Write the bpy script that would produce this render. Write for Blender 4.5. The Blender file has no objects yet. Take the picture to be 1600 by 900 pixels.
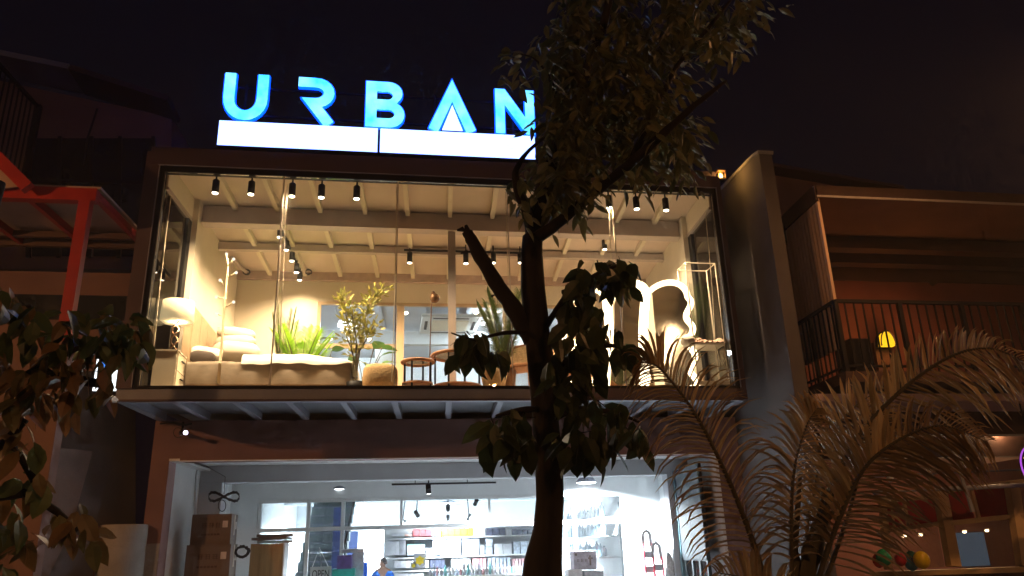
import bpy, bmesh, math, random
from mathutils import Vector, Matrix, Euler
random.seed(7)
R = math.radians
scene = bpy.context.scene
COL = scene.collection

# ------------------------------------------------------------------ camera, world, lights, exposure
AX = Vector((0.98818476, -0.0195477, -0.15201566))     # rows: world axes in camera space (street-level camera, tilted up)
AY = Vector((-0.15025002, -0.31938722, -0.93563707))
AZ = Vector((-0.03026231, 0.94742266, -0.31855063))
ROT = Matrix((AX, AY, AZ))
EYE = Vector((0.0, -10.0, 1.6))
cam_d = bpy.data.cameras.new('camera'); cam = bpy.data.objects.new('camera', cam_d); COL.objects.link(cam)
cam.matrix_world = Matrix.Translation(EYE) @ ROT.to_4x4()
cam_d.sensor_width = 36.0; cam_d.lens = 36.0 * 1200 / 1600; cam_d.clip_start = 0.05; cam_d.clip_end = 2000
scene.camera = cam

world = bpy.data.worlds.new('World'); scene.world = world; world.use_nodes = True
wn = world.node_tree.nodes; wl = world.node_tree.links
bg = wn['Background']; bg.inputs['Strength'].default_value = 0.05
sky = wn.new('ShaderNodeTexSky'); sky.sky_type = 'NISHITA'; sky.sun_disc = False
sky.sun_elevation = R(-4); sky.sun_rotation = R(140)
mixw = wn.new('ShaderNodeMix'); mixw.data_type = 'RGBA'; mixw.blend_type = 'ADD'; mixw.inputs[0].default_value = 1.0
mixw.inputs[7].default_value = (0.018, 0.010, 0.034, 1)      # light-polluted night haze above the street
wl.new(sky.outputs[0], mixw.inputs[6]); wl.new(mixw.outputs[2], bg.inputs['Color'])

sun_d = bpy.data.lights.new('moon', 'SUN'); sun_d.energy = 0.01; sun_d.angle = R(0.5); sun_d.color = (0.8, 0.85, 1.0)
sun = bpy.data.objects.new('moon', sun_d); COL.objects.link(sun); sun.rotation_euler = (R(50), 0, R(-40))

vs = scene.view_settings
vs.view_transform = 'Standard'; vs.look = 'None'; vs.exposure = 0.45; vs.gamma = 1.0; vs.use_curve_mapping = False
cy = scene.cycles
cy.use_denoising = True; cy.max_bounces = 6; cy.diffuse_bounces = 3; cy.glossy_bounces = 2; cy.transmission_bounces = 4
cy.transparent_max_bounces = 12; cy.caustics_reflective = False; cy.caustics_refractive = False
cy.sample_clamp_indirect = 4.0; cy.use_adaptive_sampling = True; cy.adaptive_threshold = 0.03; cy.adaptive_min_samples = 16

# ------------------------------------------------------------------ helpers
KS = 0.0628                                  # the plots run back at a slight angle to the street front
def sk(x, y, z): return Vector((x + KS * y, y, z))
def ray(px, py): return ROT @ Vector(((px - 800) / 1200, -(py - 450) / 1200, -1.0))
def P(px, py, Y):
    d = ray(px, py); return EYE + d * ((Y - EYE.y) / d.y)
def PZ(px, py, Z):
    d = ray(px, py); return EYE + d * ((Z - EYE.z) / d.z)
def PX(px, py, X0):                          # on the depth-wise plane x = X0 + KS*y
    d = ray(px, py); return EYE + d * ((X0 + KS * EYE.y - EYE.x) / (d.x - KS * d.y))
def U(p): return Vector((p.x - KS * p.y, p.y, p.z))

MATS = {}
def mat(name, col, rough=0.6, var=0.18, scale=7.0, bump=0.15, metal=0.0, spec=0.4, stretch=(1, 1, 1), fine=60.0, trans=0.0):
    if name in MATS: return MATS[name]
    m = bpy.data.materials.new(name); m.use_nodes = True; MATS[name] = m
    nt = m.node_tree; n = nt.nodes; l = nt.links; b = n['Principled BSDF']
    tc = n.new('ShaderNodeTexCoord'); mp = n.new('ShaderNodeMapping'); mp.inputs['Scale'].default_value = stretch
    l.new(tc.outputs['Object'], mp.inputs[0])
    n1 = n.new('ShaderNodeTexNoise'); n1.inputs['Scale'].default_value = scale; n1.inputs['Detail'].default_value = 6
    n2 = n.new('ShaderNodeTexNoise'); n2.inputs['Scale'].default_value = fine; n2.inputs['Detail'].default_value = 3
    l.new(mp.outputs[0], n1.inputs[0]); l.new(mp.outputs[0], n2.inputs[0])
    add = n.new('ShaderNodeMath'); add.operation = 'MULTIPLY_ADD'; add.inputs[1].default_value = 0.35
    l.new(n2.outputs[0], add.inputs[0]); l.new(n1.outputs[0], add.inputs[2])
    cr = n.new('ShaderNodeValToRGB'); e = cr.color_ramp.elements
    e[0].position = 0.42; e[1].position = 0.92
    e[0].color = tuple(c * (1 - var) for c in col) + (1,); e[1].color = tuple(min(1, c * (1 + var)) for c in col) + (1,)
    l.new(add.outputs[0], cr.inputs[0]); l.new(cr.outputs[0], b.inputs['Base Color'])
    rr = n.new('ShaderNodeMapRange'); rr.inputs[3].default_value = max(0.02, rough - 0.1); rr.inputs[4].default_value = min(1, rough + 0.12)
    l.new(n1.outputs[0], rr.inputs[0]); l.new(rr.outputs[0], b.inputs['Roughness'])
    b.inputs['Metallic'].default_value = metal; b.inputs['Specular IOR Level'].default_value = spec
    if trans: b.inputs['Subsurface Weight'].default_value = 0.0
    if bump:
        bp = n.new('ShaderNodeBump'); bp.inputs['Strength'].default_value = bump; bp.inputs['Distance'].default_value = 0.01
        l.new(add.outputs[0], bp.inputs['Height']); l.new(bp.outputs[0], b.inputs['Normal'])
    return m
def emat(name, col, strength, col2=None, scale=5.0):
    if name in MATS: return MATS[name]
    m = bpy.data.materials.new(name); m.use_nodes = True; MATS[name] = m
    nt = m.node_tree; n = nt.nodes; l = nt.links
    for x in list(n): n.remove(x)
    o = n.new('ShaderNodeOutputMaterial'); em = n.new('ShaderNodeEmission'); em.inputs[1].default_value = strength
    tc = n.new('ShaderNodeTexCoord'); ns = n.new('ShaderNodeTexNoise'); ns.inputs['Scale'].default_value = scale; ns.inputs['Detail'].default_value = 5
    cr = n.new('ShaderNodeValToRGB'); cr.color_ramp.elements[0].position = 0.3; cr.color_ramp.elements[1].position = 0.75
    c2 = col2 or tuple(c * 0.9 for c in col)
    cr.color_ramp.elements[0].color = (*col, 1); cr.color_ramp.elements[1].color = (*c2, 1)
    l.new(tc.outputs['Object'], ns.inputs[0]); l.new(ns.outputs[0], cr.inputs[0]); l.new(cr.outputs[0], em.inputs[0]); l.new(em.outputs[0], o.inputs[0])
    return m
def glass(name, tint=(1, 1, 1), refl=1.0, rough=0.0):
    if name in MATS: return MATS[name]
    m = bpy.data.materials.new(name); m.use_nodes = True; MATS[name] = m
    nt = m.node_tree; n = nt.nodes; l = nt.links
    for x in list(n): n.remove(x)
    o = n.new('ShaderNodeOutputMaterial'); mx = n.new('ShaderNodeMixShader')
    t = n.new('ShaderNodeBsdfTransparent'); t.inputs[0].default_value = (*tint, 1)
    g = n.new('ShaderNodeBsdfGlossy'); g.inputs['Roughness'].default_value = rough
    f = n.new('ShaderNodeFresnel'); f.inputs[0].default_value = 1.45
    ml = n.new('ShaderNodeMath'); ml.operation = 'MULTIPLY'; ml.inputs[1].default_value = refl
    l.new(f.outputs[0], ml.inputs[0]); l.new(ml.outputs[0], mx.inputs[0]); l.new(t.outputs[0], mx.inputs[1]); l.new(g.outputs[0], mx.inputs[2]); l.new(mx.outputs[0], o.inputs[0])
    return m
def leafmat(name, col, col2, gloss=0.45):
    if name in MATS: return MATS[name]
    m = bpy.data.materials.new(name); m.use_nodes = True; MATS[name] = m
    nt = m.node_tree; n = nt.nodes; l = nt.links; b = n['Principled BSDF']; o = n['Material Output']
    ge = n.new('ShaderNodeNewGeometry'); oi = n.new('ShaderNodeObjectInfo'); ad = n.new('ShaderNodeMath'); ad.operation = 'ADD'
    fr = n.new('ShaderNodeMath'); fr.operation = 'FRACT'
    l.new(ge.outputs['Random Per Island'], ad.inputs[0]); l.new(oi.outputs['Random'], ad.inputs[1]); l.new(ad.outputs[0], fr.inputs[0])
    cr = n.new('ShaderNodeValToRGB'); cr.color_ramp.elements[0].color = (*col, 1); cr.color_ramp.elements[1].color = (*col2, 1)
    l.new(fr.outputs[0], cr.inputs[0]); l.new(cr.outputs[0], b.inputs['Base Color']); b.inputs['Roughness'].default_value = gloss
    b.inputs['Specular IOR Level'].default_value = 0.35
    tr = n.new('ShaderNodeBsdfTranslucent'); l.new(cr.outputs[0], tr.inputs[0])
    mx = n.new('ShaderNodeMixShader'); mx.inputs[0].default_value = 0.25
    l.new(b.outputs[0], mx.inputs[1]); l.new(tr.outputs[0], mx.inputs[2]); l.new(mx.outputs[0], o.inputs[0])
    return m

def frame_of(d):
    d = d.normalized(); a = Vector((0, 0, 1)) if abs(d.z) < 0.95 else Vector((0, 1, 0))
    s = d.cross(a).normalized(); return s, s.cross(d).normalized()
class MB:
    def __init__(s, xf=None): s.v = []; s.f = []; s.xf = xf
    def pv(s, p):
        p = Vector(p); s.v.append(s.xf @ p if s.xf else p); return len(s.v) - 1
    def poly(s, pts): s.f.append([s.pv(p) for p in pts]); return s
    def hexa(s, c):                           # 8 corners: bottom ring 0-3, top ring 4-7
        i = [s.pv(p) for p in c]
        for q in ((3, 2, 1, 0), (4, 5, 6, 7), (0, 1, 5, 4), (1, 2, 6, 5), (2, 3, 7, 6), (3, 0, 4, 7)): s.f.append([i[k] for k in q])
        return s
    def box(s, x0, x1, y0, y1, z0, z1, skew=False):
        g = sk if skew else (lambda x, y, z: Vector((x, y, z)))
        return s.hexa([g(x0, y0, z0), g(x1, y0, z0), g(x1, y1, z0), g(x0, y1, z0), g(x0, y0, z1), g(x1, y0, z1), g(x1, y1, z1), g(x0, y1, z1)])
    def rbox(s, x0, x1, y0, y1, z0, z1, b=0.02, skew=False):   # box with a chamfered upper rim
        g = sk if skew else (lambda x, y, z: Vector((x, y, z)))
        rings = [(x0 + b, x1 - b, y0 + b, y1 - b, z0), (x0, x1, y0, y1, z0 + b), (x0, x1, y0, y1, z1 - b), (x0 + b, x1 - b, y0 + b, y1 - b, z1)]
        ids = [[s.pv(g(*q)) for q in ((a, c, z), (bb, c, z), (bb, d, z), (a, d, z))] for a, bb, c, d, z in rings]
        s.f.append(ids[0][::-1]); s.f.append(ids[-1])
        for a, bq in zip(ids, ids[1:]):
            for k in range(4): s.f.append([a[k], a[(k + 1) % 4], bq[(k + 1) % 4], bq[k]])
        return s
    def tube(s, pts, r, n=8, closed=False):
        pts = [Vector(p) for p in pts]; N = len(pts)
        rr = r if isinstance(r, (list, tuple)) else [r] * N
        rings = []; prev = None
        for i, p in enumerate(pts):
            if closed: d = pts[(i + 1) % N] - pts[i - 1]
            else: d = pts[min(i + 1, N - 1)] - pts[max(i - 1, 0)]
            if d.length < 1e-9: d = Vector((0, 0, 1))
            d.normalize()
            if prev is None: a, b = frame_of(d)
            else:
                a = prev - d * prev.dot(d); a = a.normalized() if a.length > 1e-6 else frame_of(d)[0]; b = d.cross(a)
            prev = a
            rings.append([s.pv(p + (a * math.cos(2 * math.pi * k / n) + b * math.sin(2 * math.pi * k / n)) * rr[i]) for k in range(n)])
        prs = list(zip(rings, rings[1:])) + ([(rings[-1], rings[0])] if closed else [])
        for A, B in prs:
            for k in range(n): s.f.append([A[k], A[(k + 1) % n], B[(k + 1) % n], B[k]])
        if not closed: s.f.append(rings[0][::-1]); s.f.append(rings[-1])
        return s
    def bar(s, a, b, w, h, up=(0, 0, 1)):     # rectangular bar from a to b
        a = Vector(a); b = Vector(b); d = (b - a).normalized(); u = Vector(up)
        sd = d.cross(u).normalized() * (w / 2); up = sd.cross(d).normalized() * (h / 2)
        return s.hexa([a - sd - up, a + sd - up, b + sd - up, b - sd - up, a - sd + up, a + sd + up, b + sd + up, b - sd + up])
    def lathe(s, c, prof, n=20, sx=1, sy=1):
        c = Vector(c); rings = []
        for r, z in prof: rings.append([s.pv(c + Vector((r * sx * math.cos(2 * math.pi * k / n), r * sy * math.sin(2 * math.pi * k / n), z))) for k in range(n)])
        for A, B in zip(rings, rings[1:]):
            for k in range(n): s.f.append([A[k], A[(k + 1) % n], B[(k + 1) % n], B[k]])
        s.f.append(rings[0][::-1]); s.f.append(rings[-1]); return s
    def prism(s, pts, off):                   # planar outline pushed along a vector
        off = Vector(off); a = [s.pv(p) for p in pts]; b = [s.pv(Vector(p) + off) for p in pts]
        s.f.append(a[::-1]); s.f.append(b); N = len(pts)
        for k in range(N): s.f.append([a[k], a[(k + 1) % N], b[(k + 1) % N], b[k]])
        return s
    def grid(s, fn, nu, nv):
        ids = [[s.pv(fn(i / nu, j / nv)) for j in range(nv + 1)] for i in range(nu + 1)]
        for i in range(nu):
            for j in range(nv): s.f.append([ids[i][j], ids[i + 1][j], ids[i + 1][j + 1], ids[i][j + 1]])
        return s
    def blob(s, c, rx, ry, rz, n=14, m=9, noise=0.0, seed=0, sq=1.0):
        rnd = random.Random(seed); ph = [rnd.uniform(0, 6.28) for _ in range(6)]; c = Vector(c); ids = []
        for j in range(m + 1):
            t = math.pi * j / m; row = []
            for k in range(n):
                a = 2 * math.pi * k / n; q = 1 + noise * (math.sin(3 * a + ph[0] + 2 * t) + math.sin(5 * t + ph[1]) + math.sin(4 * a - 3 * t + ph[2])) / 3
                ct = math.copysign(abs(math.cos(t)) ** sq, math.cos(t)); st = math.sin(t) ** sq
                ca = math.copysign(abs(math.cos(a)) ** sq, math.cos(a)); sa = math.copysign(abs(math.sin(a)) ** sq, math.sin(a))
                row.append(s.pv(c + Vector((rx * st * ca * q, ry * st * sa * q, rz * ct * q))))
            ids.append(row)
        for A, B in zip(ids, ids[1:]):
            for k in range(n): s.f.append([A[k], B[k], B[(k + 1) % n], A[(k + 1) % n]])
        return s
    def build(s, name, m, parent=None, smooth=False, kind=None, label=None):
        root = parent
        while root is not None and root.parent is not None: root = root.parent
        o0 = root.location if root is not None else Vector((0, 0, 0))
        me = bpy.data.meshes.new(name); me.from_pydata([tuple(v - o0) for v in s.v], [], s.f); me.update()
        bm = bmesh.new(); bm.from_mesh(me); bmesh.ops.recalc_face_normals(bm, faces=bm.faces); bm.to_mesh(me); bm.free()
        me.materials.append(m)
        if smooth:
            for p in me.polygons: p.use_smooth = True
        o = bpy.data.objects.new(name, me); COL.objects.link(o)
        if parent is not None: o.parent = parent
        if kind: o['kind'] = kind
        if label: o['label'] = label
        return o
def B(x0, x1, y0, y1, z0, z1, skew=False): return MB().box(x0, x1, y0, y1, z0, z1, skew)
def thing(name, label, cat, loc=(0, 0, 0), group=None):
    o = bpy.data.objects.new(name, None); COL.objects.link(o); o.location = loc; o.empty_display_size = 0.1
    o['label'] = label; o['category'] = cat
    if group: o['group'] = group
    return o
def tag(o, label, cat, group=None):
    o['label'] = label; o['category'] = cat
    if group: o['group'] = group
    return o
def dup(root, loc, label=None, rz=None):
    r = root.copy(); COL.objects.link(r); r.location = loc
    if rz is not None: r.rotation_euler[2] = rz
    if label: r['label'] = label
    for ch in list(root.children):
        c = ch.copy(); COL.objects.link(c); c.parent = r
        for g in list(ch.children):
            d = g.copy(); COL.objects.link(d); d.parent = c
    return r
GAIN = dict(spotlight_beam=8.2, table_lamp_light=2.0, feather_lamp_light=1.2, hall_light=1.2, dome_lamp=115.0, track_beam=14.0, warm_light=6.0, arched_light_lamp=2.0, lantern_light=6.0, sodium_lamp=2.2)   # watts per fitting come from its real size; these bring them to the night exposure
def lamp(name, kind, loc, energy, col, parent=None, size=0.05, spot=None, blend=0.6, aim=None):
    d = bpy.data.lights.new(name, kind); d.energy = energy * GAIN.get(name, 1.0); d.color = col
    if kind in ('POINT', 'SPOT'): d.shadow_soft_size = size
    if kind == 'SPOT': d.spot_size = R(spot); d.spot_blend = blend
    o = bpy.data.objects.new(name, d); COL.objects.link(o)
    loc = Vector(loc)
    if parent is not None: o.parent = parent; o.location = loc - parent.location
    else: o.location = loc
    if aim is not None: o.rotation_euler = (Vector(aim) - loc).to_track_quat('-Z', 'Y').to_euler()
    return o
def rotz(c, a): return Matrix.Translation(c) @ Matrix.Rotation(a, 4, 'Z') @ Matrix.Translation(-Vector(c))

def text_mesh(body, origin, xdir, zdir, height, m, name, parent, thick=0.004, sx=1.0):
    cu = bpy.data.curves.new('txt', 'FONT'); cu.body = body; cu.size = 1.0
    t = bpy.data.objects.new('txt', cu); COL.objects.link(t)
    me = t.to_mesh(); mb = MB(); xd = Vector(xdir).normalized(); zd = Vector(zdir).normalized(); s = height / 0.69
    for v in me.vertices: mb.v.append(Vector(origin) + xd * v.co.x * s * sx + zd * v.co.y * s)
    mb.f = [list(p.vertices) for p in me.polygons]
    t.to_mesh_clear(); bpy.data.objects.remove(t); bpy.data.curves.remove(cu)
    return mb.build(name, m, parent)
def fill_shape(loops, conv, depth_vec, m, name, parent):
    """flat outline (outer loop + holes), pushed along depth_vec"""
    bm = bmesh.new(); edges = []
    for lp in loops:
        vs_ = [bm.verts.new(Vector((x, y, 0))) for x, y in lp]
        edges += [bm.edges.new((vs_[i], vs_[(i + 1) % len(vs_)])) for i in range(len(vs_))]
    bmesh.ops.triangle_fill(bm, use_beauty=True, use_dissolve=False, edges=edges)
    bm.verts.index_update()
    mb = MB(); fl = [conv(v.co.x, v.co.y) for v in bm.verts]; N = len(fl); dv = Vector(depth_vec)
    mb.v = [Vector(p) for p in fl] + [Vector(p) + dv for p in fl]
    for f in bm.faces:
        q = [v.index for v in f.verts]; mb.f.append(q); mb.f.append([i + N for i in reversed(q)])
    bm.free(); k = 0
    for lp in loops:
        L = len(lp)
        for i in range(L): a = k + i; b = k + (i + 1) % L; mb.f.append([a, b, b + N, a + N])
        k += L
    return mb.build(name, m, parent)
def ribbon(pts, w):
    pts = [Vector((x, y)) for x, y in pts]; Lft = []; Rgt = []; N = len(pts)
    for i, p in enumerate(pts):
        d0 = (pts[i] - pts[i - 1]).normalized() if i > 0 else None
        d1 = (pts[i + 1] - pts[i]).normalized() if i < N - 1 else None
        if d0 is None: d0 = d1
        if d1 is None: d1 = d0
        n0 = Vector((-d0.y, d0.x)); n1 = Vector((-d1.y, d1.x)); nn = (n0 + n1).normalized(); q = w / 2 / max(0.4, nn.dot(n0))
        Lft.append(tuple(p + nn * q)); Rgt.append(tuple(p - nn * q))
    return Lft + Rgt[::-1]

# ------------------------------------------------------------------ materials
M_asphalt = mat('asphalt', (0.05, 0.05, 0.052), 0.85, 0.3, 3, 0.4, fine=180)
M_pave = mat('paving', (0.22, 0.21, 0.2), 0.8, 0.2, 2, 0.3)
M_kerb = mat('kerb_concrete', (0.3, 0.29, 0.27), 0.85, 0.2, 3, 0.3)
M_line = mat('road_paint', (0.7, 0.7, 0.66), 0.7, 0.2, 9, 0.2)
M_terra = mat('terracotta_plaster', (0.185, 0.108, 0.10), 0.85, 0.16, 2.5, 0.25, fine=120)
M_clad = mat('maroon_cladding', (0.055, 0.034, 0.04), 0.55, 0.2, 2, 0.12)
M_black = mat('black_aluminium', (0.006, 0.006, 0.007), 0.5, 0.2, 6, 0.05, spec=0.15)
M_steel = mat('grey_painted_steel', (0.20, 0.22, 0.27), 0.5, 0.15, 3, 0.1)
M_soffit = mat('soffit_board', (0.12, 0.135, 0.16), 0.75, 0.15, 2, 0.15)
M_room = mat('room_plaster', (0.78, 0.71, 0.58), 0.85, 0.06, 2.5, 0.1)
M_ceil = mat('ceiling_board', (0.68, 0.58, 0.51), 0.85, 0.07, 2, 0.1)
M_beam = mat('taupe_steel_beam', (0.48, 0.41, 0.38), 0.6, 0.12, 3, 0.08)
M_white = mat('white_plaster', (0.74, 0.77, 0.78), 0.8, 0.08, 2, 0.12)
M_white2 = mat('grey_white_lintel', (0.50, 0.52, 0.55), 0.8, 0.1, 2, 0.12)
M_floor = mat('oak_floor', (0.36, 0.27, 0.18), 0.5, 0.2, 2, 0.1, stretch=(1, 8, 1))
M_tile = mat('shop_floor_tile', (0.6, 0.6, 0.6), 0.3, 0.06, 2, 0.03)
M_wframe = mat('white_frame', (0.72, 0.74, 0.74), 0.45, 0.06, 4, 0.05)
M_oakframe = mat('oak_frame', (0.5, 0.38, 0.24), 0.6, 0.15, 4, 0.1, stretch=(1, 1, 0.1))
M_conc = mat('raw_concrete', (0.27, 0.27, 0.26), 0.9, 0.25, 3, 0.4)
M_finwall = mat('grey_party_wall', (0.09, 0.083, 0.083), 0.95, 0.3, 1.4, 0.25)
M_brown = mat('brown_render', (0.17, 0.10, 0.08), 0.9, 0.2, 1.6, 0.25)
M_darkglass = mat('dark_window_glass', (0.012, 0.016, 0.02), 0.12, 0.2, 2, 0.0, spec=0.5)
M_red = mat('red_painted_steel', (0.27, 0.016, 0.011), 0.42, 0.15, 5, 0.08)
M_sheet = mat('canopy_sheet', (0.30, 0.22, 0.18), 0.8, 0.15, 3, 0.1)
M_corr = mat('corrugated_sheet', (0.68, 0.48, 0.33), 0.6, 0.2, 2, 0.1, stretch=(1, 1, 0.2))
M_glass = glass('clear_glass')
M_glass2 = glass('inner_glass', (0.95, 0.98, 0.98))
M_bark = mat('tree_bark', (0.018, 0.015, 0.013), 0.95, 0.4, 9, 1.0, stretch=(1, 1, 0.35), fine=40)
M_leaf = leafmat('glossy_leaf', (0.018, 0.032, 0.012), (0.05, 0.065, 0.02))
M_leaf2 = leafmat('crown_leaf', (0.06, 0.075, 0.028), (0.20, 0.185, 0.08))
M_leaf3 = leafmat('mottled_leaf', (0.10, 0.10, 0.035), (0.26, 0.14, 0.06))
M_leaf4 = leafmat('green_street_leaf', (0.05, 0.085, 0.03), (0.11, 0.13, 0.045))
M_palm = leafmat('palm_leaflet', (0.22, 0.14, 0.055), (0.52, 0.33, 0.14))
M_palmstem = mat('palm_stem', (0.09, 0.075, 0.04), 0.7, 0.25, 6, 0.4, stretch=(1, 1, 0.2))

# ------------------------------------------------------------------ the setting
def struct(name, mb, m):
    o = mb.build(name, m); o['kind'] = 'structure'; return o
struct('ground', B(-400, 400, -300, 500, -0.35, -0.30), M_asphalt)
struct('road', B(-120, 120, -16.0, -6.8, -0.29, -0.012), M_asphalt)
struct('kerb', B(-120, 120, -6.8, -6.6, -0.29, 0.12), M_kerb)
pv = struct('pavement', B(-120, 120, -6.6, 1.4, -0.29, 0.10), M_pave)
for i in range(9): struct('lane_marking', B(-18 + i * 4, -16 + i * 4, -11.5, -11.38, -0.012, -0.008), M_line)

# ------------------------------------------------------------------ the shop building
shop = thing('shop_building', 'two storey furniture shop with a lit glass box over an open white ground floor', 'building', sk(0.8, 1.5, 0))
XL, XR = -3.11, 4.74                     # clear width of the big window
# ground-floor front wall round the wide opening
B(-3.38, -3.14, 1.5, 1.8, 0.1, 3.43, True).build('wall', M_terra, shop)
B(4.91, 5.28, 1.5, 1.8, 0.1, 3.43, True).build('wall', M_terra, shop)
B(-3.14, 4.91, 1.5, 1.8, 2.87, 3.43, True).build('wall', M_terra, shop)
B(-3.40, -3.145, 1.494, 1.6, 0.1, 1.78, True).build('plinth', M_conc, shop)
# porch behind the opening
B(-3.38, -3.145, 1.8, 5.4, 0.1, 3.0, True).build('porch_wall', M_white, shop)
B(4.915, 5.28, 1.8, 5.4, 0.1, 3.0, True).build('porch_wall', M_white, shop)
B(-3.145, 4.915, 1.8, 3.0, 2.95, 3.05, True).build('porch_ceiling', M_white, shop)
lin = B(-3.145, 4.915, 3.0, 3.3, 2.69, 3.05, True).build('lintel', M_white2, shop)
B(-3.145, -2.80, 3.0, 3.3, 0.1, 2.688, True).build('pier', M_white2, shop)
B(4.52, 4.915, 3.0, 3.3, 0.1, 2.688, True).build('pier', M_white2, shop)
B(-3.14, -3.0, 1.49, 3.0, 2.868, 2.9, True).build('reveal_trim', M_wframe, shop)
B(-3.0, 4.91, 1.49, 1.52, 2.858, 2.872, True).build('reveal_trim', M_wframe, shop)
B(4.86, 4.912, 1.485, 1.81, 0.1, 2.856, True).build('reveal_trim', M_wframe, shop)
# sales floor
B(-3.40, 5.28, 1.8, 12.3, -0.05, 0.1, True).build('floor', M_tile, shop)
B(-3.145, 4.915, 3.3, 12.0, 2.90, 3.02, True).build('ceiling', M_white, shop)
B(-3.40, -3.2, 5.4, 12.3, 0.1, 3.02, True).build('wall', M_white, shop)
B(4.80, 5.28, 5.4, 12.3, 0.1, 3.02, True).build('wall', M_white, shop)
B(-3.2, 4.8, 12.0, 12.3, 0.1, 3.02, True).build('wall', M_white, shop)
for y in (6.6, 8.4, 10.2): B(-3.2, 4.8, y, y + 0.25, 2.72, 2.898, True).build('ceiling_beam', M_white, shop)
# inner shopfront: white frame, panes above and below a transom
gy = 5.0
def UX(px, py, Y): return U(P(px, py, Y)).x
mull = [UX(406, 805, gy), UX(482, 805, gy), UX(536, 805, gy), UX(627, 805, gy), UX(765, 805, gy), UX(897, 805, gy), UX(972, 805, gy)]
gt, tr = 2.50, 2.00
B(-3.145, mull[0] - 0.04, gy - 0.04, gy + 0.2, 0.1, 2.898, True).build('wall', M_white, shop)
B(mull[-1] + 0.04, 4.915, gy - 0.04, gy + 0.2, 0.1, 2.898, True).build('wall', M_white, shop)
B(mull[0] - 0.04, mull[-1] + 0.04, gy - 0.04, gy + 0.2, gt + 0.03, 2.898, True).build('wall', M_white, shop)
fr = B(mull[0] - 0.04, mull[-1] + 0.04, gy - 0.045, gy + 0.045, gt - 0.03, gt + 0.028, True).build('shopfront_frame', M_wframe, shop)
B(mull[0] - 0.038, mull[-1] + 0.038, gy - 0.05, gy + 0.05, tr - 0.035, tr + 0.035, True).build('transom', M_wframe, fr)
for i, x in enumerate(mull):
    w = 0.032 if i in (1, 2, 5) else 0.024
    z0 = 0.1 if i not in (3, 4) else tr + 0.035
    for (za, zb) in (((0.1, tr - 0.036), (tr + 0.036, gt - 0.031)) if i not in (3, 4) else ((tr + 0.036, gt - 0.031),)):
        B(x - w, x + w, gy - 0.043, gy + 0.043, za, zb, True).build('mullion', M_wframe, fr)
for i in range(len(mull) - 1):
    B(mull[i] + 0.03, mull[i + 1] - 0.03, gy - 0.005, gy + 0.005, tr + 0.036, gt - 0.031, True).build('pane', M_glass2, fr)
for i in (0, 1, 2, 5):
    if i == 2: continue
    B(mull[i] + 0.03, mull[i + 1] - 0.03, gy - 0.005, gy + 0.005, 0.1, tr - 0.036, True).build('pane', M_glass2, fr)
B(mull[2] + 0.03, mull[2] + 0.62, gy + 0.006, gy + 0.014, 0.1, tr - 0.036, True).build('pane', M_glass2, fr)

# upper glass box: floor tray, soffit joists, frame
B(-3.36, 4.88, 0.0, 0.12, 3.43, 3.585, True).build('edge_beam', M_steel, shop)
B(-3.36, -3.24, 0.12, 1.5, 3.43, 3.585, True).build('edge_beam', M_steel, shop)
B(4.76, 4.88, 0.12, 1.5, 3.43, 3.585, True).build('edge_beam', M_steel, shop)
B(-3.24, 4.76, 0.12, 1.62, 3.54, 3.60, True).build('soffit', M_soffit, shop)
for px in (322, 404, 478, 553, 624, 700, 772, 845, 915, 985, 1050):
    x = UX(px, 655, 1.45); B(x - 0.04, x + 0.04, 0.12, 1.5, 3.432, 3.54, True).build('soffit_joist', M_steel, shop)
B(-3.24, 4.76, 0.12, 10.0, 3.601, 3.64, True).build('upper_floor', M_floor, shop)
# maroon surround
B(-3.36, 4.88, -0.04, 0.08, 6.66, 6.86, True).build('surround', M_clad, shop)
B(-3.36, -3.17, -0.04, 0.08, 3.586, 6.659, True).build('surround', M_clad, shop)
B(4.80, 4.88, -0.04, 0.08, 3.43, 6.659, True).build('surround', M_clad, shop)
B(-3.30, 4.82, -0.03, -0.001, 3.424, 3.45, True).build('drip_edge', M_clad, shop)
B(2.6, 4.799, -0.038, -0.002, 3.452, 3.584, True).build('surround', M_clad, shop)
wf = B(-3.168, 4.798, -0.02, 0.09, 6.58, 6.658, True).build('window_frame', M_black, shop)
B(-3.168, -3.11, -0.02, 0.09, 3.588, 6.578, True).build('jamb', M_black, wf)
B(4.74, 4.798, -0.02, 0.09, 3.588, 6.578, True).build('jamb', M_black, wf)
B(-3.108, 4.738, -0.02, 0.09, 3.588, 3.625, True).build('sill', M_black, wf)
B(-3.19, 4.81, -0.052, -0.041, 6.655, 6.667, True).build('frame_bead', M_steel, wf)
B(4.797, 4.808, -0.052, -0.041, 3.6, 6.654, True).build('frame_bead', M_steel, wf)
B(-3.179, -3.168, -0.052, -0.041, 3.6, 6.654, True).build('frame_bead', M_steel, wf)
pw = (XR - XL) / 5
for i in range(5):
    B(XL + i * pw + 0.004, XL + (i + 1) * pw - 0.004, 0.01, 0.022, 3.626, 6.579, True).build('pane', M_glass, wf)
    if i: B(XL + i * pw - 0.007, XL + i * pw + 0.007, 0.006, 0.026, 3.626, 6.579, True).build('silicone_joint', mat('silicone', (0.45, 0.42, 0.38), 0.5), wf)
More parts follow.
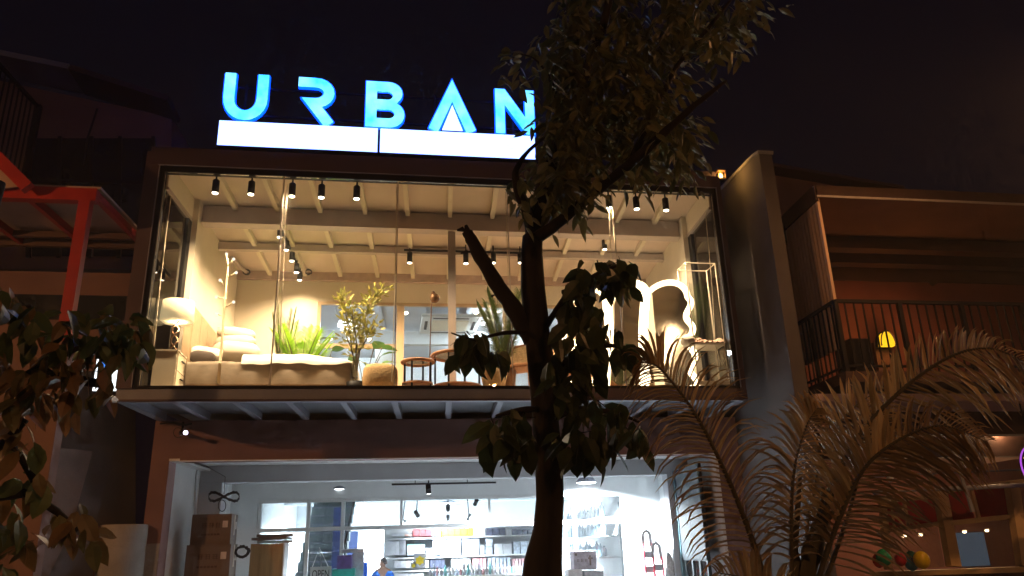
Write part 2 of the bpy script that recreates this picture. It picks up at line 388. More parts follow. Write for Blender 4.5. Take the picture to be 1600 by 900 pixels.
# side glazing (first bay), columns, side walls
for s, x in ((-1, XL), (1, XR)):
    a, b = (x - 0.03, x + 0.0) if s < 0 else (x, x + 0.03)
    c0, c1 = (x - 0.12, x + 0.10) if s < 0 else (x - 0.10, x + 0.12)
    B(a + 0.008, b - 0.008, 0.1, 1.06, 3.642, 6.40, True).build('side_pane', glass('tinted_glass', (0.34, 0.33, 0.32), 1.3), shop)
    B(a - 0.02, b + 0.02, 1.06, 1.2, 3.642, 6.40, True).build('side_frame', M_black, shop)
    B(a - 0.02, b + 0.02, 0.092, 1.2, 6.402, 6.75, True).build('side_fascia', M_room, shop)
    B(a - 0.03 if s < 0 else a - 0.035, b + 0.035 if s < 0 else b + 0.03, 0.1, 1.2, 6.36, 6.401, True).build('side_fascia', M_beam, shop)
    B(c0, c1, 1.2, 1.5, 3.642, 6.9, True).build('column', M_room, shop)
    B(x - 0.14 if s < 0 else x, x if s < 0 else x + 0.14, 1.5, 4.0, 3.642, 6.9, True).build('room_wall', M_room, shop)
# sloping ceiling of the show room with joists and cross beams
def cz(y): return 6.80 - 0.055 * y
MB().hexa([sk(-3.3, 0.08, cz(0.08)), sk(4.86, 0.08, cz(0.08)), sk(4.86, 4.1, cz(4.1)), sk(-3.3, 4.1, cz(4.1)),
           sk(-3.3, 0.08, cz(0.08) + 0.05), sk(4.86, 0.08, cz(0.08) + 0.05), sk(4.86, 4.1, cz(4.1) + 0.05), sk(-3.3, 4.1, cz(4.1) + 0.05)]).build('room_ceiling', M_ceil, shop)
for px in (368, 434, 501, 571, 637, 703, 769, 835, 899, 962, 1020):
    x = UX(px, 331, 1.35); w = 0.035
    for y0, y1 in ((0.1, 1.34), (1.47, 2.64), (2.75, 4.0)):
        MB().hexa([sk(x - w, y0, cz(y0) - 0.09), sk(x + w, y0, cz(y0) - 0.09), sk(x + w, y1, cz(y1) - 0.09), sk(x - w, y1, cz(y1) - 0.09),
                   sk(x - w, y0, cz(y0) - 0.001), sk(x + w, y0, cz(y0) - 0.001), sk(x + w, y1, cz(y1) - 0.001), sk(x - w, y1, cz(y1) - 0.001)]).build('ceiling_joist', M_room, shop)
B(-3.0, 4.63, 1.34, 1.47, 6.43, 6.70, True).build('cross_beam', M_beam, shop)
B(-3.0, 4.63, 1.30, 1.51, 6.405, 6.43, True).build('beam_flange', M_beam, shop)
B(-3.109, 4.738, 2.64, 2.75, 6.50, 6.62, True).build('cross_beam', M_beam, shop)
xc = UX(706, 450, 1.42); B(xc - 0.06, xc + 0.06, 1.36, 1.45, 3.642, 6.404, True).build('post', M_beam, shop)
# rear wall of the show room with the tall inner window
wl0, wr0 = UX(497, 475, 4.0), UX(905, 490, 4.0)
B(-3.109, wl0, 4.0, 4.12, 3.642, 6.42, True).build('room_wall', M_room, shop)
B(wr0, 4.738, 4.0, 4.12, 3.642, 6.42, True).build('room_wall', M_room, shop)
B(wl0, wr0, 4.0, 4.12, 6.02, 6.42, True).build('room_wall', M_room, shop)
B(-3.109, 4.738, 3.93, 4.12, 6.421, 6.62, True).build('rear_beam', mat('dusky_beam', (0.46, 0.34, 0.29), 0.8), shop)
iw = B(wl0, wr0, 3.97, 4.05, 5.96, 6.019, True).build('inner_window', M_oakframe, shop)
xm = UX(625, 540, 4.0); xm2 = UX(790, 540, 4.0)
B(wl0, wl0 + 0.06, 3.97, 4.05, 3.642, 5.958, True).build('mullion', M_oakframe, iw)
B(xm - 0.07, xm + 0.07, 3.97, 4.05, 3.642, 5.958, True).build('mullion', M_oakframe, iw)
B(xm2 - 0.04, xm2 + 0.04, 3.97, 4.05, 3.642, 5.958, True).build('mullion', M_oakframe, iw)
B(wr0 - 0.06, wr0, 3.97, 4.05, 3.642, 5.958, True).build('mullion', M_oakframe, iw)
zt = P(560, 541, 4.0).z
B(wl0 + 0.062, xm - 0.072, 3.975, 4.045, zt - 0.04, zt + 0.04, True).build('transom', M_oakframe, iw)
for a, b in ((wl0 + 0.062, xm - 0.072), (xm + 0.072, xm2 - 0.042), (xm2 + 0.042, wr0 - 0.062)):
    B(a, b, 4.0, 4.008, 3.642, 5.955, True).build('pane', M_glass2, iw)
# the cool white hall behind it
B(-3.25, -3.1, 4.12, 10.0, 3.642, 6.9, True).build('hall_wall', M_white, shop)
B(4.75, 4.9, 4.12, 10.0, 3.642, 6.9, True).build('hall_wall', M_white, shop)
B(-3.1, 4.75, 9.85, 10.0, 3.642, 6.9, True).build('hall_wall', M_white, shop)
B(-3.1, 4.75, 7.2, 7.35, 6.05, 6.36, True).build('hall_beam', M_white, shop)
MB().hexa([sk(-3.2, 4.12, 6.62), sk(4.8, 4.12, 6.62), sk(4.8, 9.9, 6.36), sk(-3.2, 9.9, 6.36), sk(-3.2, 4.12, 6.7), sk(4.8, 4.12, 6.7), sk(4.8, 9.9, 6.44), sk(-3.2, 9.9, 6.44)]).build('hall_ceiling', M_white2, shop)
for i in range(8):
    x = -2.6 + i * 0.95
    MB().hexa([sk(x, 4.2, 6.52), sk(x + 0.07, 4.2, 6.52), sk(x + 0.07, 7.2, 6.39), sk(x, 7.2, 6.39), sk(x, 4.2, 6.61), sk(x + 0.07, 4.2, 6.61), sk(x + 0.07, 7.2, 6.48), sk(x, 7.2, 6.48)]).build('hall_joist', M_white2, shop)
# outer shell above and behind
B(-3.36, 4.88, 0.082, 10.2, 6.92, 7.0, True).build('roof', M_clad, shop)
B(-3.38, -3.262, 1.5, 10.2, 3.586, 6.918, True).build('outer_wall', M_brown, shop)
B(4.92, 5.2, 1.801, 10.2, 3.06, 6.918, True).build('outer_wall', M_brown, shop)
B(-3.38, 5.2, 10.02, 10.2, 3.586, 6.918, True).build('outer_wall', M_brown, shop)

# ------------------------------------------------------------------ illuminated roof sign
sign = thing('illuminated_sign', 'rooftop sign reading URBAN in glowing blue letters over two white light boxes', 'sign', (0, 0.2, 6.9))
M_cyan = emat('cyan_letter_face', (0.014, 0.40, 1.0), 1.7, (0.24, 0.80, 1.0), 3.0)
M_blue = emat('blue_letter_rim', (0.0, 0.05, 1.0), 4.0)
M_lbox = emat('white_lightbox_face', (0.22, 0.34, 1.0), 3.8)
SY = 0.1
def sp(px, py): return P(px, py, SY)
zt_, zb_ = sp(350, 113).z, sp(350, 185).z
H = zt_ - zb_
def letter(name, x0, x1, loops, rim):
    def conv(u, v): return Vector((x0 + (x1 - x0) * u, SY, zb_ + H * v))
    def convr(u, v): return Vector((x0 + (x1 - x0) * u, SY + 0.02, zb_ + H * v))
    o = fill_shape(loops, conv, (0, 0.05, 0), M_cyan, name, sign)
    fill_shape(rim, convr, (0, 0.05, 0), M_blue, 'letter_rim', o)
def arc(cx, cy, rx, ry, a0, a1, n=10): return [(cx + rx * math.cos(R(a0 + (a1 - a0) * i / n)), cy + ry * math.sin(R(a0 + (a1 - a0) * i / n))) for i in range(n + 1)]
def xr(a, b): return sp(a, 150).x, sp(b, 160).x
asp = H / (xr(348, 415)[1] - xr(348, 415)[0])
def rib(pts, w, a):                          # stroke in true proportions, stored in unit space
    return [(x, y * 1.0) for x, y in [(p[0] / a, p[1]) for p in ribbon([(x * a, y) for x, y in pts], w)]]
def put(name, pa, pb, paths):
    x0, x1 = sp(pa, 150).x, sp(pb, 160).x; a = (x1 - x0) / H
    letter(name, x0, x1, [rib(p, 0.195, a) if not isinstance(p, tuple) else p[1] for p in paths], [rib(p, 0.235, a) if not isinstance(p, tuple) else p[2] for p in paths])
u_path = [(0.12, 1.0), (0.12, 0.48)] + arc(0.5, 0.46, 0.38, 0.36, 180, 360, 12)[1:] + [(0.88, 0.48), (0.88, 1.0)]
put('letter_u', 349, 417, [u_path])
r_path = [(0.02, 0.90), (0.45, 0.90)] + arc(0.50, 0.675, 0.37, 0.225, 90, -90, 10)[1:] + [(0.42, 0.45), (0.90, 0.0)]
put('letter_r', 464, 521, [r_path])
# B: an outline with two holes
def bsh(g):
    t = 0.215; out = [(0 - g, 0 - g), (0.55, 0 - g)] + arc(0.62, 0.28, 0.38 + g, 0.28 + g, -90, 62, 10) + arc(0.58, 0.755, 0.36 + g, 0.245 + g, -45, 90, 9) + [(0.5, 1 + g), (0 - g, 1 + g)]
    h1 = [(0.28 - g * 0.2, 0.185), (0.56, 0.185)] + arc(0.6, 0.29, 0.15, 0.105, -90, 90, 8) + [(0.28, 0.395)]
    h2 = [(0.28, 0.60), (0.54, 0.60)] + arc(0.56, 0.70, 0.14, 0.1, -90, 90, 8) + [(0.28, 0.80)]
    return [out, h1, h2]
x0, x1 = sp(572, 150).x, sp(632, 160).x
letter('letter_b', x0, x1, bsh(0), bsh(0.022))
a_path = [(0.08, 0.0), (0.5, 0.90), (0.92, 0.0)]
put('letter_a', 672, 741, [a_path])
tri = fill_shape([[(0.27, 0.005), (0.73, 0.005), (0.5, 0.56)]], lambda u, v: Vector((sp(672, 150).x + (sp(741, 160).x - sp(672, 150).x) * u, SY - 0.004, zb_ + H * v)), (0, 0.03, 0), M_lbox, 'triangle_light', sign)
n_out = [(0, 0), (0, 1), (0.24, 1), (0.77, 0.36), (0.77, 1), (1, 1), (1, 0), (0.78, 0), (0.23, 0.66), (0.23, 0)]
n_rim = [(-0.02, -0.02), (-0.02, 1.02), (0.255, 1.02), (0.75, 0.42), (0.75, 1.02), (1.02, 1.02), (1.02, -0.02), (0.765, -0.02), (0.25, 0.61), (0.25, -0.02)]
letter('letter_n', sp(774, 150).x, sp(834, 160).x, [n_out], [n_rim])
bz0, bz1 = sp(340, 228).z, sp(342, 189).z
bx0, bxm, bx1 = sp(341, 208).x, sp(592, 220).x, sp(836, 232).x
for a, b in ((bx0, bxm - 0.012), (bxm + 0.012, bx1)):
    lb = B(a, b, SY - 0.02, SY + 0.16, bz0, bz1).build('light_box', M_black, sign)
    B(a + 0.006, b - 0.006, SY - 0.03, SY - 0.021, bz0 + 0.006, bz1 - 0.006).build('light_panel', M_lbox, lb)
sf = MB()
for x in (bx0 + 0.3, bx0 + 1.5, bxm, bx1 - 1.5, bx1 - 0.3):
    sf.bar((x, SY + 0.1, 6.99), (x, SY + 0.1, bz0), 0.05, 0.05, (0, 1, 0)); sf.bar((x, SY + 0.14, bz1), (x, SY + 0.14, zt_ - 0.1), 0.03, 0.03, (0, 1, 0))
    sf.bar((x, SY + 0.16, bz0 + 0.2), (x, SY + 0.9, 7.0), 0.04, 0.04)
sf.build('support_frame', M_black, sign)
for z in (zb_ + 0.15, zt_ - 0.15): B(bx0 + 0.05, bx1 - 0.05, SY + 0.16, SY + 0.19, z, z + 0.03).build('support_rail', M_black, sign)
B(bx0 - 0.1, bx1 + 0.1, SY + 0.161, SY + 0.21, bz0 - 0.05, bz0 + 0.05).build('support_rail', M_black, sign)

# ------------------------------------------------------------------ show room: spotlights
WARM = (1.0, 0.72, 0.42)
M_lens = emat('warm_lens', (1.0, 0.86, 0.62), 9.0)
M_lensc = emat('cool_lens', (0.88, 0.95, 1.0), 9.0)
M_neon = emat('warm_neon', (1.0, 0.80, 0.50), 3.6, (1.0, 0.76, 0.44))
spot_proto = None
def spotlight(px, py, Y, label, group, energy=26, r=0.048, h=0.2, col=WARM, lens=None, aim=None, ztop=None):
    p = P(px, py, Y)                          # bottom centre of the cylinder
    t = thing('spotlight', label, 'spotlight', p, group)
    MB().lathe(p, [(r * 0.92, 0.012), (r, 0.0), (r, h - 0.01), (r * 0.85, h)], 16).build('body', M_black, t, True)
    MB().lathe(p + Vector((0, 0, 0.002)), [(r * 0.82, -0.004), (r * 0.82, 0.008)], 14).build('lens', lens or M_lens, t)
    zt = ztop if ztop else cz(Y) - 0.002
    if zt > p.z + h + 0.01: MB().tube([p + Vector((0, 0, h)), Vector((p.x, p.y, zt))], 0.012, 8).build('stem', M_black, t)
    lamp('spotlight_beam', 'SPOT', p + Vector((0, 0, -0.02)), energy, col, t, 0.04, 150, 0.7, aim or (p + Vector((0, 0.1, -1))))
    return t
ordn = ['first', 'second', 'third', 'fourth', 'fifth']
for i, (x, y) in enumerate(((336, 302), (392, 304), (456, 307), (502, 309), (557, 311))):
    spotlight(x, y, 0.15, 'black cylinder spotlight behind the glass top, %s from the left corner' % ordn[i], 'spotlights along the window head', 26)
for i, (x, y) in enumerate(((952, 325), (995, 327), (1041, 329))):
    spotlight(x, y, 0.15, 'black cylinder spotlight behind the glass top, %s' % ['beside the tree branch on the right', 'middle of the right-hand three', 'nearest the right corner'][i], 'spotlights along the window head', 26)
deep = [(437, 371, 1.9), (447, 391, 2.3), (456, 408, 2.72), (463, 426, 3.2), (468, 438, 3.55)]
for i, (x, y, Y) in enumerate(deep):
    spotlight(x, y, Y, 'black track spotlight over the bed, %s along the deep rail' % ordn[i], 'spotlights on the deep rail over the bed', (16, 16, 14, 9, 5)[i], 0.045, 0.17)
for i, (x, y) in enumerate(((640, 411), (728, 412), (771, 411), (813, 411))):
    spotlight(x, y, 2.55, 'black spotlight on the cross rail, %s' % ['alone left of the grey post', 'just right of the grey post', 'next to the broken branch stub', 'beside the tree trunk'][i], 'spotlights on the cross rail', 20, 0.047, 0.2)
spotlight(945, 390, 2.2, 'black spotlight hanging near the lit mirrors, lower of the two', 'spotlights on the deep rail by the mirrors', 18, 0.045, 0.18)
spotlight(953, 372, 1.75, 'small black spotlight hanging near the lit mirrors, upper of the two', 'spotlights on the deep rail by the mirrors', 18, 0.04, 0.16)
def rail(a, b, label):
    tag(MB().bar(a, b, 0.035, 0.03).build('track_rail', M_black), label, 'light track')
a = P(437, 371, 1.9); b = P(468, 438, 3.55)
rail(Vector((a.x, 1.55, cz(1.55) - 0.12)), Vector((b.x, 3.85, cz(3.85) - 0.12)), 'black lighting track running back over the bed')
a = P(640, 411, 2.55); b = P(813, 411, 2.55)
rail(Vector((a.x - 0.1, 2.55, cz(2.55) - 0.13)), Vector((b.x + 0.3, 2.55, cz(2.55) - 0.13)), 'black lighting track crossing the ceiling beside the post')
# ceiling cable tangles near the rear wall
M_wire = mat('black_cable', (0.015, 0.014, 0.013), 0.5, 0.2)
def coil(c, r, n, label, ax=(1, 0, 0), name='cable_bundle', thick=0.008, m=M_wire, seed=1):
    rnd = random.Random(seed); pts = []; c = Vector(c); ax = Vector(ax).normalized(); u, v = frame_of(ax)
    for i in range(n * 14):
        t = i / 14 * 2 * math.pi; q = r * (0.75 + 0.35 * rnd.random())
        pts.append(c + u * math.cos(t) * q + v * math.sin(t) * q * 0.8 + ax * rnd.uniform(-0.03, 0.03))
    return tag(MB().tube(pts, thick, 5).build(name, m, None, True), label, 'cable')
coil(P(385, 425, 3.8), 0.06, 4, 'tangled black cable under the ceiling above the pillows', (0, 1, 0), seed=3)
coil(P(482, 425, 3.8), 0.06, 4, 'tangled black cable at the end of the rail over the bed', (0, 1, 0), seed=4)
tag(MB().tube([P(362, 402, 2.9), P(375, 418, 3.5), P(384, 424, 3.78)], 0.03, 8).build('ceiling_duct', M_beam), 'short grey duct under the ceiling left of the rail', 'duct')

# blind cords hanging behind the glass
M_cord = mat('pale_cord', (0.62, 0.55, 0.42), 0.7)
def cord(pts, label):
    tag(MB().tube([P(*p) for p in pts], 0.006, 5).build('blind_cord', M_cord), label, 'cord', 'blind cords behind the glass')
cord([(444, 288, .15), (438, 400, .16), (432, 500, .16), (421, 590, .15)], 'pale blind cord hanging over the bed, slanting to the left')
cord([(449, 288, .15), (443, 420, .16), (438, 520, .17), (435, 548, .2)], 'pale blind cord ending above the bed cover')
cord([(620, 292, .15), (617, 450, .15), (612, 596, .15)], 'pale blind cord in front of the tan pouf')
cord([(790, 300, .15), (793, 400, .15), (795, 470, .15)], 'pale blind cord left of the tree trunk')
cord([(951, 308, .15), (953, 370, .15), (958, 470, .15), (962, 596, .15)], 'pale blind cord left of the wavy mirror, first of two')
cord([(956, 308, .15), (959, 370, .15), (972, 480, .15), (975, 596, .15)], 'pale blind cord left of the wavy mirror, second of two')
cord([(262, 300, .2), (250, 380, .2), (238, 470, .2), (229, 500, .2)], 'pale blind cord at the left side pane, outer one')
cord([(268, 300, .3), (252, 430, .3), (240, 545, .3)], 'pale blind cord at the left side pane, beside the lamp')
cord([(1102, 330, .25), (1112, 440, .25), (1118, 540, .25), (1128, 572, .25), (1134, 560, .25)], 'looped pale blind cord beside the white rack')

# ------------------------------------------------------------------ bed and bedside
M_sheet_grey = mat('taupe_bed_linen', (0.28, 0.235, 0.18), 0.9, 0.12, 8, 0.3, stretch=(1, 1, 3))
M_duvet = mat('white_duvet', (0.82, 0.78, 0.70), 0.9, 0.05, 6, 0.4)
M_pillow = mat('cream_pillow', (0.72, 0.64, 0.52), 0.9, 0.08, 6, 0.3)
M_pillowd = mat('dark_pillow', (0.10, 0.08, 0.07), 0.9, 0.2, 6, 0.3)
M_headb = mat('tan_upholstery', (0.40, 0.29, 0.18), 0.85, 0.12, 9, 0.3)
M_cream = mat('cream_lacquer', (0.74, 0.66, 0.50), 0.4, 0.06, 4, 0.04)
M_brass = mat('bronze_metal', (0.16, 0.09, 0.05), 0.4, 0.2, 6, 0.05, metal=0.7)
z0 = 3.642
bx0_, bx1_ = P(293, 580, 0.8).x, P(548, 580, 0.8).x
bed = thing('double_bed', 'double bed with taupe sheets and a rumpled white cover beside the glass', 'bed', (bx0_, 0.72, z0))
B(bx0_ - 0.02, bx1_ + 0.01, 0.74, 2.45, z0 + 0.02, z0 + 0.15).build('base', M_headb, bed)
for x in (bx0_ + 0.1, bx1_ - 0.1):
    for y in (0.85, 2.3): B(x - 0.03, x + 0.03, y - 0.03, y + 0.03, z0, z0 + 0.02).build('leg', M_black, bed)
mzt = P(420, 566, 0.72).z
def matt(u, v):
    x = bx0_ + (bx1_ - bx0_) * u; fold = 0.004 * math.sin(u * 46 + v * 9) + 0.003 * math.sin(u * 91 - v * 6)
    if v < 0.5: return Vector((x, 0.72 + fold * 0.5 - 0.012 * math.sin(v * 2 * math.pi), z0 + 0.15 + (mzt - z0 - 0.15) * v * 2))
    return Vector((x, 0.72 + 1.75 * (v - 0.5) * 2, mzt + 0.01 * math.sin(u * 9)))
MB().grid(matt, 60, 14).build('mattress', M_sheet_grey, bed, True)
B(bx0_ + 0.01, bx1_ - 0.02, 0.77, 2.42, z0 + 0.152, mzt - 0.03).build('mattress_core', M_sheet_grey, bed)
dx0, dx1 = P(380, 560, 0.8).x, P(553, 560, 0.8).x
def duv(u, v):
    x = dx0 + (dx1 - dx0) * u; top = P(380 + 172 * u, 553 + 14 * max(0, (u - 0.55) / 0.45) ** 1.5, 0.85).z
    w = 0.007 * math.sin(u * 11) + 0.004 * math.sin(u * 29 + 2)
    if v < 0.4:
        t = v / 0.4; return Vector((x, 0.675 + 0.015 * math.sin(u * 19) + 0.26 * t * t, mzt - 0.03 - w * 1.6 + (top + w - mzt + 0.03) * math.sin(t * 1.57)))
    t = (v - 0.4) / 0.6
    return Vector((x, 0.935 + 1.47 * t, top + w + 0.04 * math.sin(t * 3.1) + 0.02 * math.sin(t * 17) * math.sin(t * 3.1)))
MB().grid(duv, 60, 18).build('duvet', M_duvet, bed, True)
MB().grid(lambda u, v: Vector((dx1 + 0.02 + 0.05 * math.sin(v * 3.1) + 0.015 * math.sin(u * 30), 0.685 + 1.7 * u, mzt - 0.02 - (mzt - z0 - 0.1) * v)), 20, 8).build('cover_end', M_duvet, bed, True)
# headboard along the left wall
hb0 = P(297, 480, 0.95); hz = hb0.z
hbx = bx0_ - 0.12
B(hbx, hbx + 0.1, 0.84, 2.6, z0, hz).build('headboard', M_headb, bed)
for k in range(4): B(hbx + 0.1, hbx + 0.115, 0.86 + k * 0.43, 0.86 + k * 0.43 + 0.415, z0 + 0.35, hz - 0.03).build('headboard_panel', M_headb, bed)
def pillow(px, py, Y, rx, ry, rz, m, label, tilt=0.0, roll=0.0):
    c = P(px, py, Y); t = Matrix.Translation(c) @ Euler((tilt, roll, 0)).to_matrix().to_4x4()
    mb = MB(t); mb.blob((0, 0, 0), rx, ry, rz, 18, 10, 0.05, int(px), 0.75)
    tag(mb.build('pillow', m, None, True), label, 'pillow', 'pillows on the bed')
pillow(322, 553, 1.02, 0.22, 0.16, 0.10, M_duvet, 'white pillow at the bed head nearest the glass', 0.2, 0.15)
pillow(316, 558, 0.90, 0.18, 0.05, 0.09, M_pillowd, 'dark striped pillow edge at the bed head under the white one', 0.2, 0.1)
pillow(370, 522, 1.75, 0.28, 0.16, 0.10, M_pillow, 'cream pillow on top of the pile behind the branch coat stand', 0.2, 0.12)
pillow(368, 536, 1.7, 0.30, 0.2, 0.10, M_pillow, 'cream pillow in the middle of the pile behind the branch coat stand', 0, -0.05)
pillow(370, 550, 1.55, 0.34, 0.24, 0.14, M_pillow, 'large cream pillow at the bottom of the pile on the bed', 0, 0.05)
B_ = P(352, 530, 1.75)
tag(B(B_.x - 0.12, B_.x + 0.10, 1.7, 2.1, z0, P(352, 512, 1.75).z).build('side_panel_board', M_cream), 'upright cream board behind the pillow pile', 'board')
# bedside cabinet
cl, cr_ = P(240, 560, 0.36).x, P(276, 560, 0.36).x; ctop = P(258, 546, 0.36).z
cab = thing('bedside_cabinet', 'cream bedside cabinet with two drawers under the table lamp', 'cabinet', ((cl + cr_) / 2, 0.55, z0))
B(cl, cr_, 0.36, 0.80, z0, ctop - 0.02).build('carcass', M_cream, cab)
B(cl - 0.01, cr_ + 0.012, 0.35, 0.81, ctop - 0.02, ctop).build('top', M_cream, cab)
for k in range(2):
    za = z0 + 0.03 + k * (ctop - z0 - 0.06) / 2
    d = B(cr_, cr_ + 0.014, 0.38, 0.785, za, za + (ctop - z0 - 0.06) / 2 - 0.012).build('drawer', M_cream, cab)
    MB().bar((cr_ + 0.03, 0.53, za + 0.15), (cr_ + 0.03, 0.64, za + 0.15), 0.014, 0.014).bar((cr_ + 0.01, 0.55, za + 0.15), (cr_ + 0.03, 0.55, za + 0.15), 0.01, 0.01).bar((cr_ + 0.01, 0.62, za + 0.15), (cr_ + 0.03, 0.62, za + 0.15), 0.01, 0.01).build('handle', M_black, d)
# table lamp
lc = P(271, 546, 0.55); lc.z = ctop
st, sb_ = P(270, 472, 0.55).z, P(270, 503, 0.55).z
tl = thing('table_lamp', 'table lamp with a cream drum shade on a dark twisted stand', 'lamp', lc)
M_shade = mat('cream_lamp_shade', (0.80, 0.70, 0.48), 0.9, 0.05, 40, 0.1)
sh_n = M_shade.node_tree; _b = sh_n.nodes['Principled BSDF']; _b.inputs['Emission Color'].default_value = (1.0, 0.78, 0.40, 1); _b.inputs['Emission Strength'].default_value = 0.35
MB().lathe((lc.x, lc.y, 0), [(0.215, sb_), (0.22, sb_ + 0.004), (0.205, st), (0.200, st)], 28).build('shade', M_shade, tl, True)
MB().tube([(lc.x + 0.05 * math.cos(k), lc.y + 0.05 * math.sin(k), ctop + 0.01 + (sb_ - ctop) * k / 9) for k in range(10)], 0.012, 6).tube([(lc.x - 0.05 * math.cos(k), lc.y - 0.05 * math.sin(k), ctop + 0.01 + (sb_ - ctop) * k / 9) for k in range(10)], 0.012, 6).build('stand', M_brass, tl, True)
MB().lathe((lc.x, lc.y, ctop), [(0.09, 0.0), (0.085, 0.012), (0.02, 0.02)], 16).build('foot', M_brass, tl)
MB().lathe((lc.x, lc.y, sb_ - 0.045), [(0.012, 0), (0.03, 0.015), (0.03, 0.035), (0.014, 0.044)], 12).build('bulb', M_lens, tl)
lamp('table_lamp_light', 'POINT', (lc.x + 0.02, lc.y, sb_ - 0.06), 6, WARM, tl, 0.04)
# birch branch coat stand
M_birch = mat('cream_branch', (0.78, 0.66, 0.44), 0.5, 0.1, 8, 0.1)
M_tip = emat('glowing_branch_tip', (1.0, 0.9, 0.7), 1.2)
cs = thing('branch_coat_stand', 'pale branch shaped coat stand with short pegs beside the bed', 'coat stand', P(343, 598, 0.58))
MB().tube([P(341, 599, .58), P(346, 540, .58), P(351, 480, .58), P(354, 440, .58), P(357, 415, .58), P(354, 398, .58)], [0.022, 0.019, 0.016, 0.014, 0.012, 0.011], 10).build('stem', M_birch, cs, True)
for (a, b) in (((357, 415), (365, 405)), ((357, 431), (369, 426)), ((352, 447), (344, 438)), ((351, 466), (338, 464)), ((352, 480), (365, 472)), ((350, 494), (339, 490))):
    o = MB().tube([P(*a, .58), P((a[0] + b[0]) / 2, (a[1] + b[1]) / 2 + 1, .55), P(*b, .53)], [0.012, 0.010, 0.011], 8).build('peg', M_birch, cs, True)
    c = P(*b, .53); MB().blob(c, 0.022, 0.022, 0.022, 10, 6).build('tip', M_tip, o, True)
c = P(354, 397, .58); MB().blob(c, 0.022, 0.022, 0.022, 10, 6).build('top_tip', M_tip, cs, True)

# ------------------------------------------------------------------ leaves, potted plants
def leaf_pts(L, W, fold=0.15, droop=0.2):
    """local leaf: base at origin, runs along +x; returns verts, faces"""
    prof = ((0, 0.04), (0.22, 0.42), (0.5, 0.5), (0.78, 0.30), (1.0, 0.0)); v = []; f = []
    for t, w in prof[:-1]:
        z = -droop * L * t * t
        v += [(L * t, -W * w, z + fold * W * w * 2), (L * t, 0, z), (L * t, W * w, z + fold * W * w * 2)]
    v.append((L, 0, -droop * L)); n = len(prof) - 1
    for i in range(n - 1):
        a = i * 3; f += [[a, a + 1, a + 4, a + 3], [a + 1, a + 2, a + 5, a + 4]]
    a = (n - 1) * 3; f += [[a, a + 1, n * 3], [a + 1, a + 2, n * 3]]
    return v, f
def add_leaf(mb, base, d, L, W, roll=0.0, fold=0.15, droop=0.2):
    d = Vector(d).normalized(); s, n = frame_of(d); q = Matrix.Rotation(roll, 3, d); s = q @ s; n = q @ n
    v, f = leaf_pts(L, W, fold, droop); k = len(mb.v)
    for x, y, z in v: mb.v.append(Vector(base) + d * x + s * y + n * z)
    mb.f += [[i + k for i in q_] for q_ in f]
def frond(mb, base, d0, L, leaflets, LL, W, sag=0.5, rnd=random, stem=None, vsh=0.5):
    """arching pinnate frond"""
    d = Vector(d0).normalized(); p = Vector(base); pts = [p.copy()]; N = 12
    side = d.cross(Vector((0, 0, 1))); side = side.normalized() if side.length > 0.05 else Vector((1, 0, 0))
    dirs = []
    for i in range(N):
        dirs.append(d.copy()); p = p + d * (L / N); pts.append(p.copy()); d = (d + Vector((0, 0, -sag / N))).normalized()
    dirs.append(d.copy())
    for k in range(leaflets):
        t = 0.15 + 0.85 * k / leaflets; i = min(N - 1, int(t * N)); fr_ = t * N - i; q = pts[i].lerp(pts[i + 1], fr_); dd = dirs[i]
        ll = LL * (0.45 + 0.55 * math.sin(math.pi * min(1, t * 0.85 + 0.1))) * rnd.uniform(0.85, 1.1)
        for s in (-1, 1):
            v = (dd * (0.55 + 0.5 * t) + side * s * 0.9 + Vector((0, 0, vsh * 0.3 + rnd.uniform(-0.1, 0.1)))).normalized()
            add_leaf(mb, q, v, ll, W, 0, 0.1, 0.3)
    if stem is not None: stem.tube(pts, [0.012 * (1 - 0.8 * i / N) for i in range(N + 1)], 5)
M_fernb = leafmat('bright_palm', (0.22, 0.48, 0.02), (0.40, 0.68, 0.04)); M_fernd = leafmat('dark_fern', (0.05, 0.09, 0.02), (0.12, 0.17, 0.04))
M_olive = leafmat('olive_leaf', (0.20, 0.22, 0.04), (0.42, 0.38, 0.09)); M_rub = leafmat('broad_leaf', (0.05, 0.13, 0.03), (0.10, 0.22, 0.05))
M_pot = mat('tan_planter', (0.34, 0.22, 0.14), 0.8, 0.15, 8, 0.3); M_soil = mat('potting_soil', (0.05, 0.035, 0.025), 0.95, 0.3, 30, 0.8)
M_basket = mat('woven_basket', (0.45, 0.32, 0.18), 0.85, 0.25, 30, 0.8)
def pot(t, c, r, h, m=None):
    o = MB().lathe(c, [(r * 0.7, 0), (r * 0.74, 0.01), (r, h), (r * 0.92, h), (r * 0.9, h - 0.04)], 20).build('pot', m or M_pot, t, True)
    MB().lathe(Vector(c) + Vector((0, 0, h - 0.05)), [(r * 0.9, 0), (r * 0.88, 0.012)], 16).build('soil', M_soil, o)
def fern(px, Y, topy, spread, n, L, m, label, r=0.14, h=0.45, seed=1, basey=None, leafl=26, LL=0.16, W=0.02, sag=0.8, up=1.6):
    rnd = random.Random(seed); c = P(px, 560, Y); c.z = z0
    t = thing('potted_palm', label, 'plant', c); pot(t, c, r, h)
    lf = MB(); st_ = MB(); b = c + Vector((0, 0, h - 0.02))
    top = P(px, topy, Y).z; Lf = (top - b.z)
    for k in range(n):
        a = 2 * math.pi * k / n + rnd.uniform(-0.3, 0.3); s = spread * rnd.uniform(0.3, 1.0)
        frond(lf, b, (math.cos(a) * s, math.sin(a) * s, up), Lf * rnd.uniform(0.85, 1.08), leafl, LL, W, sag * rnd.uniform(0.4, 1.1), rnd, st_)
    f = lf.build('fronds', m, t, False, 'stuff'); st_.build('stems', M_palmstem, t)
    return t
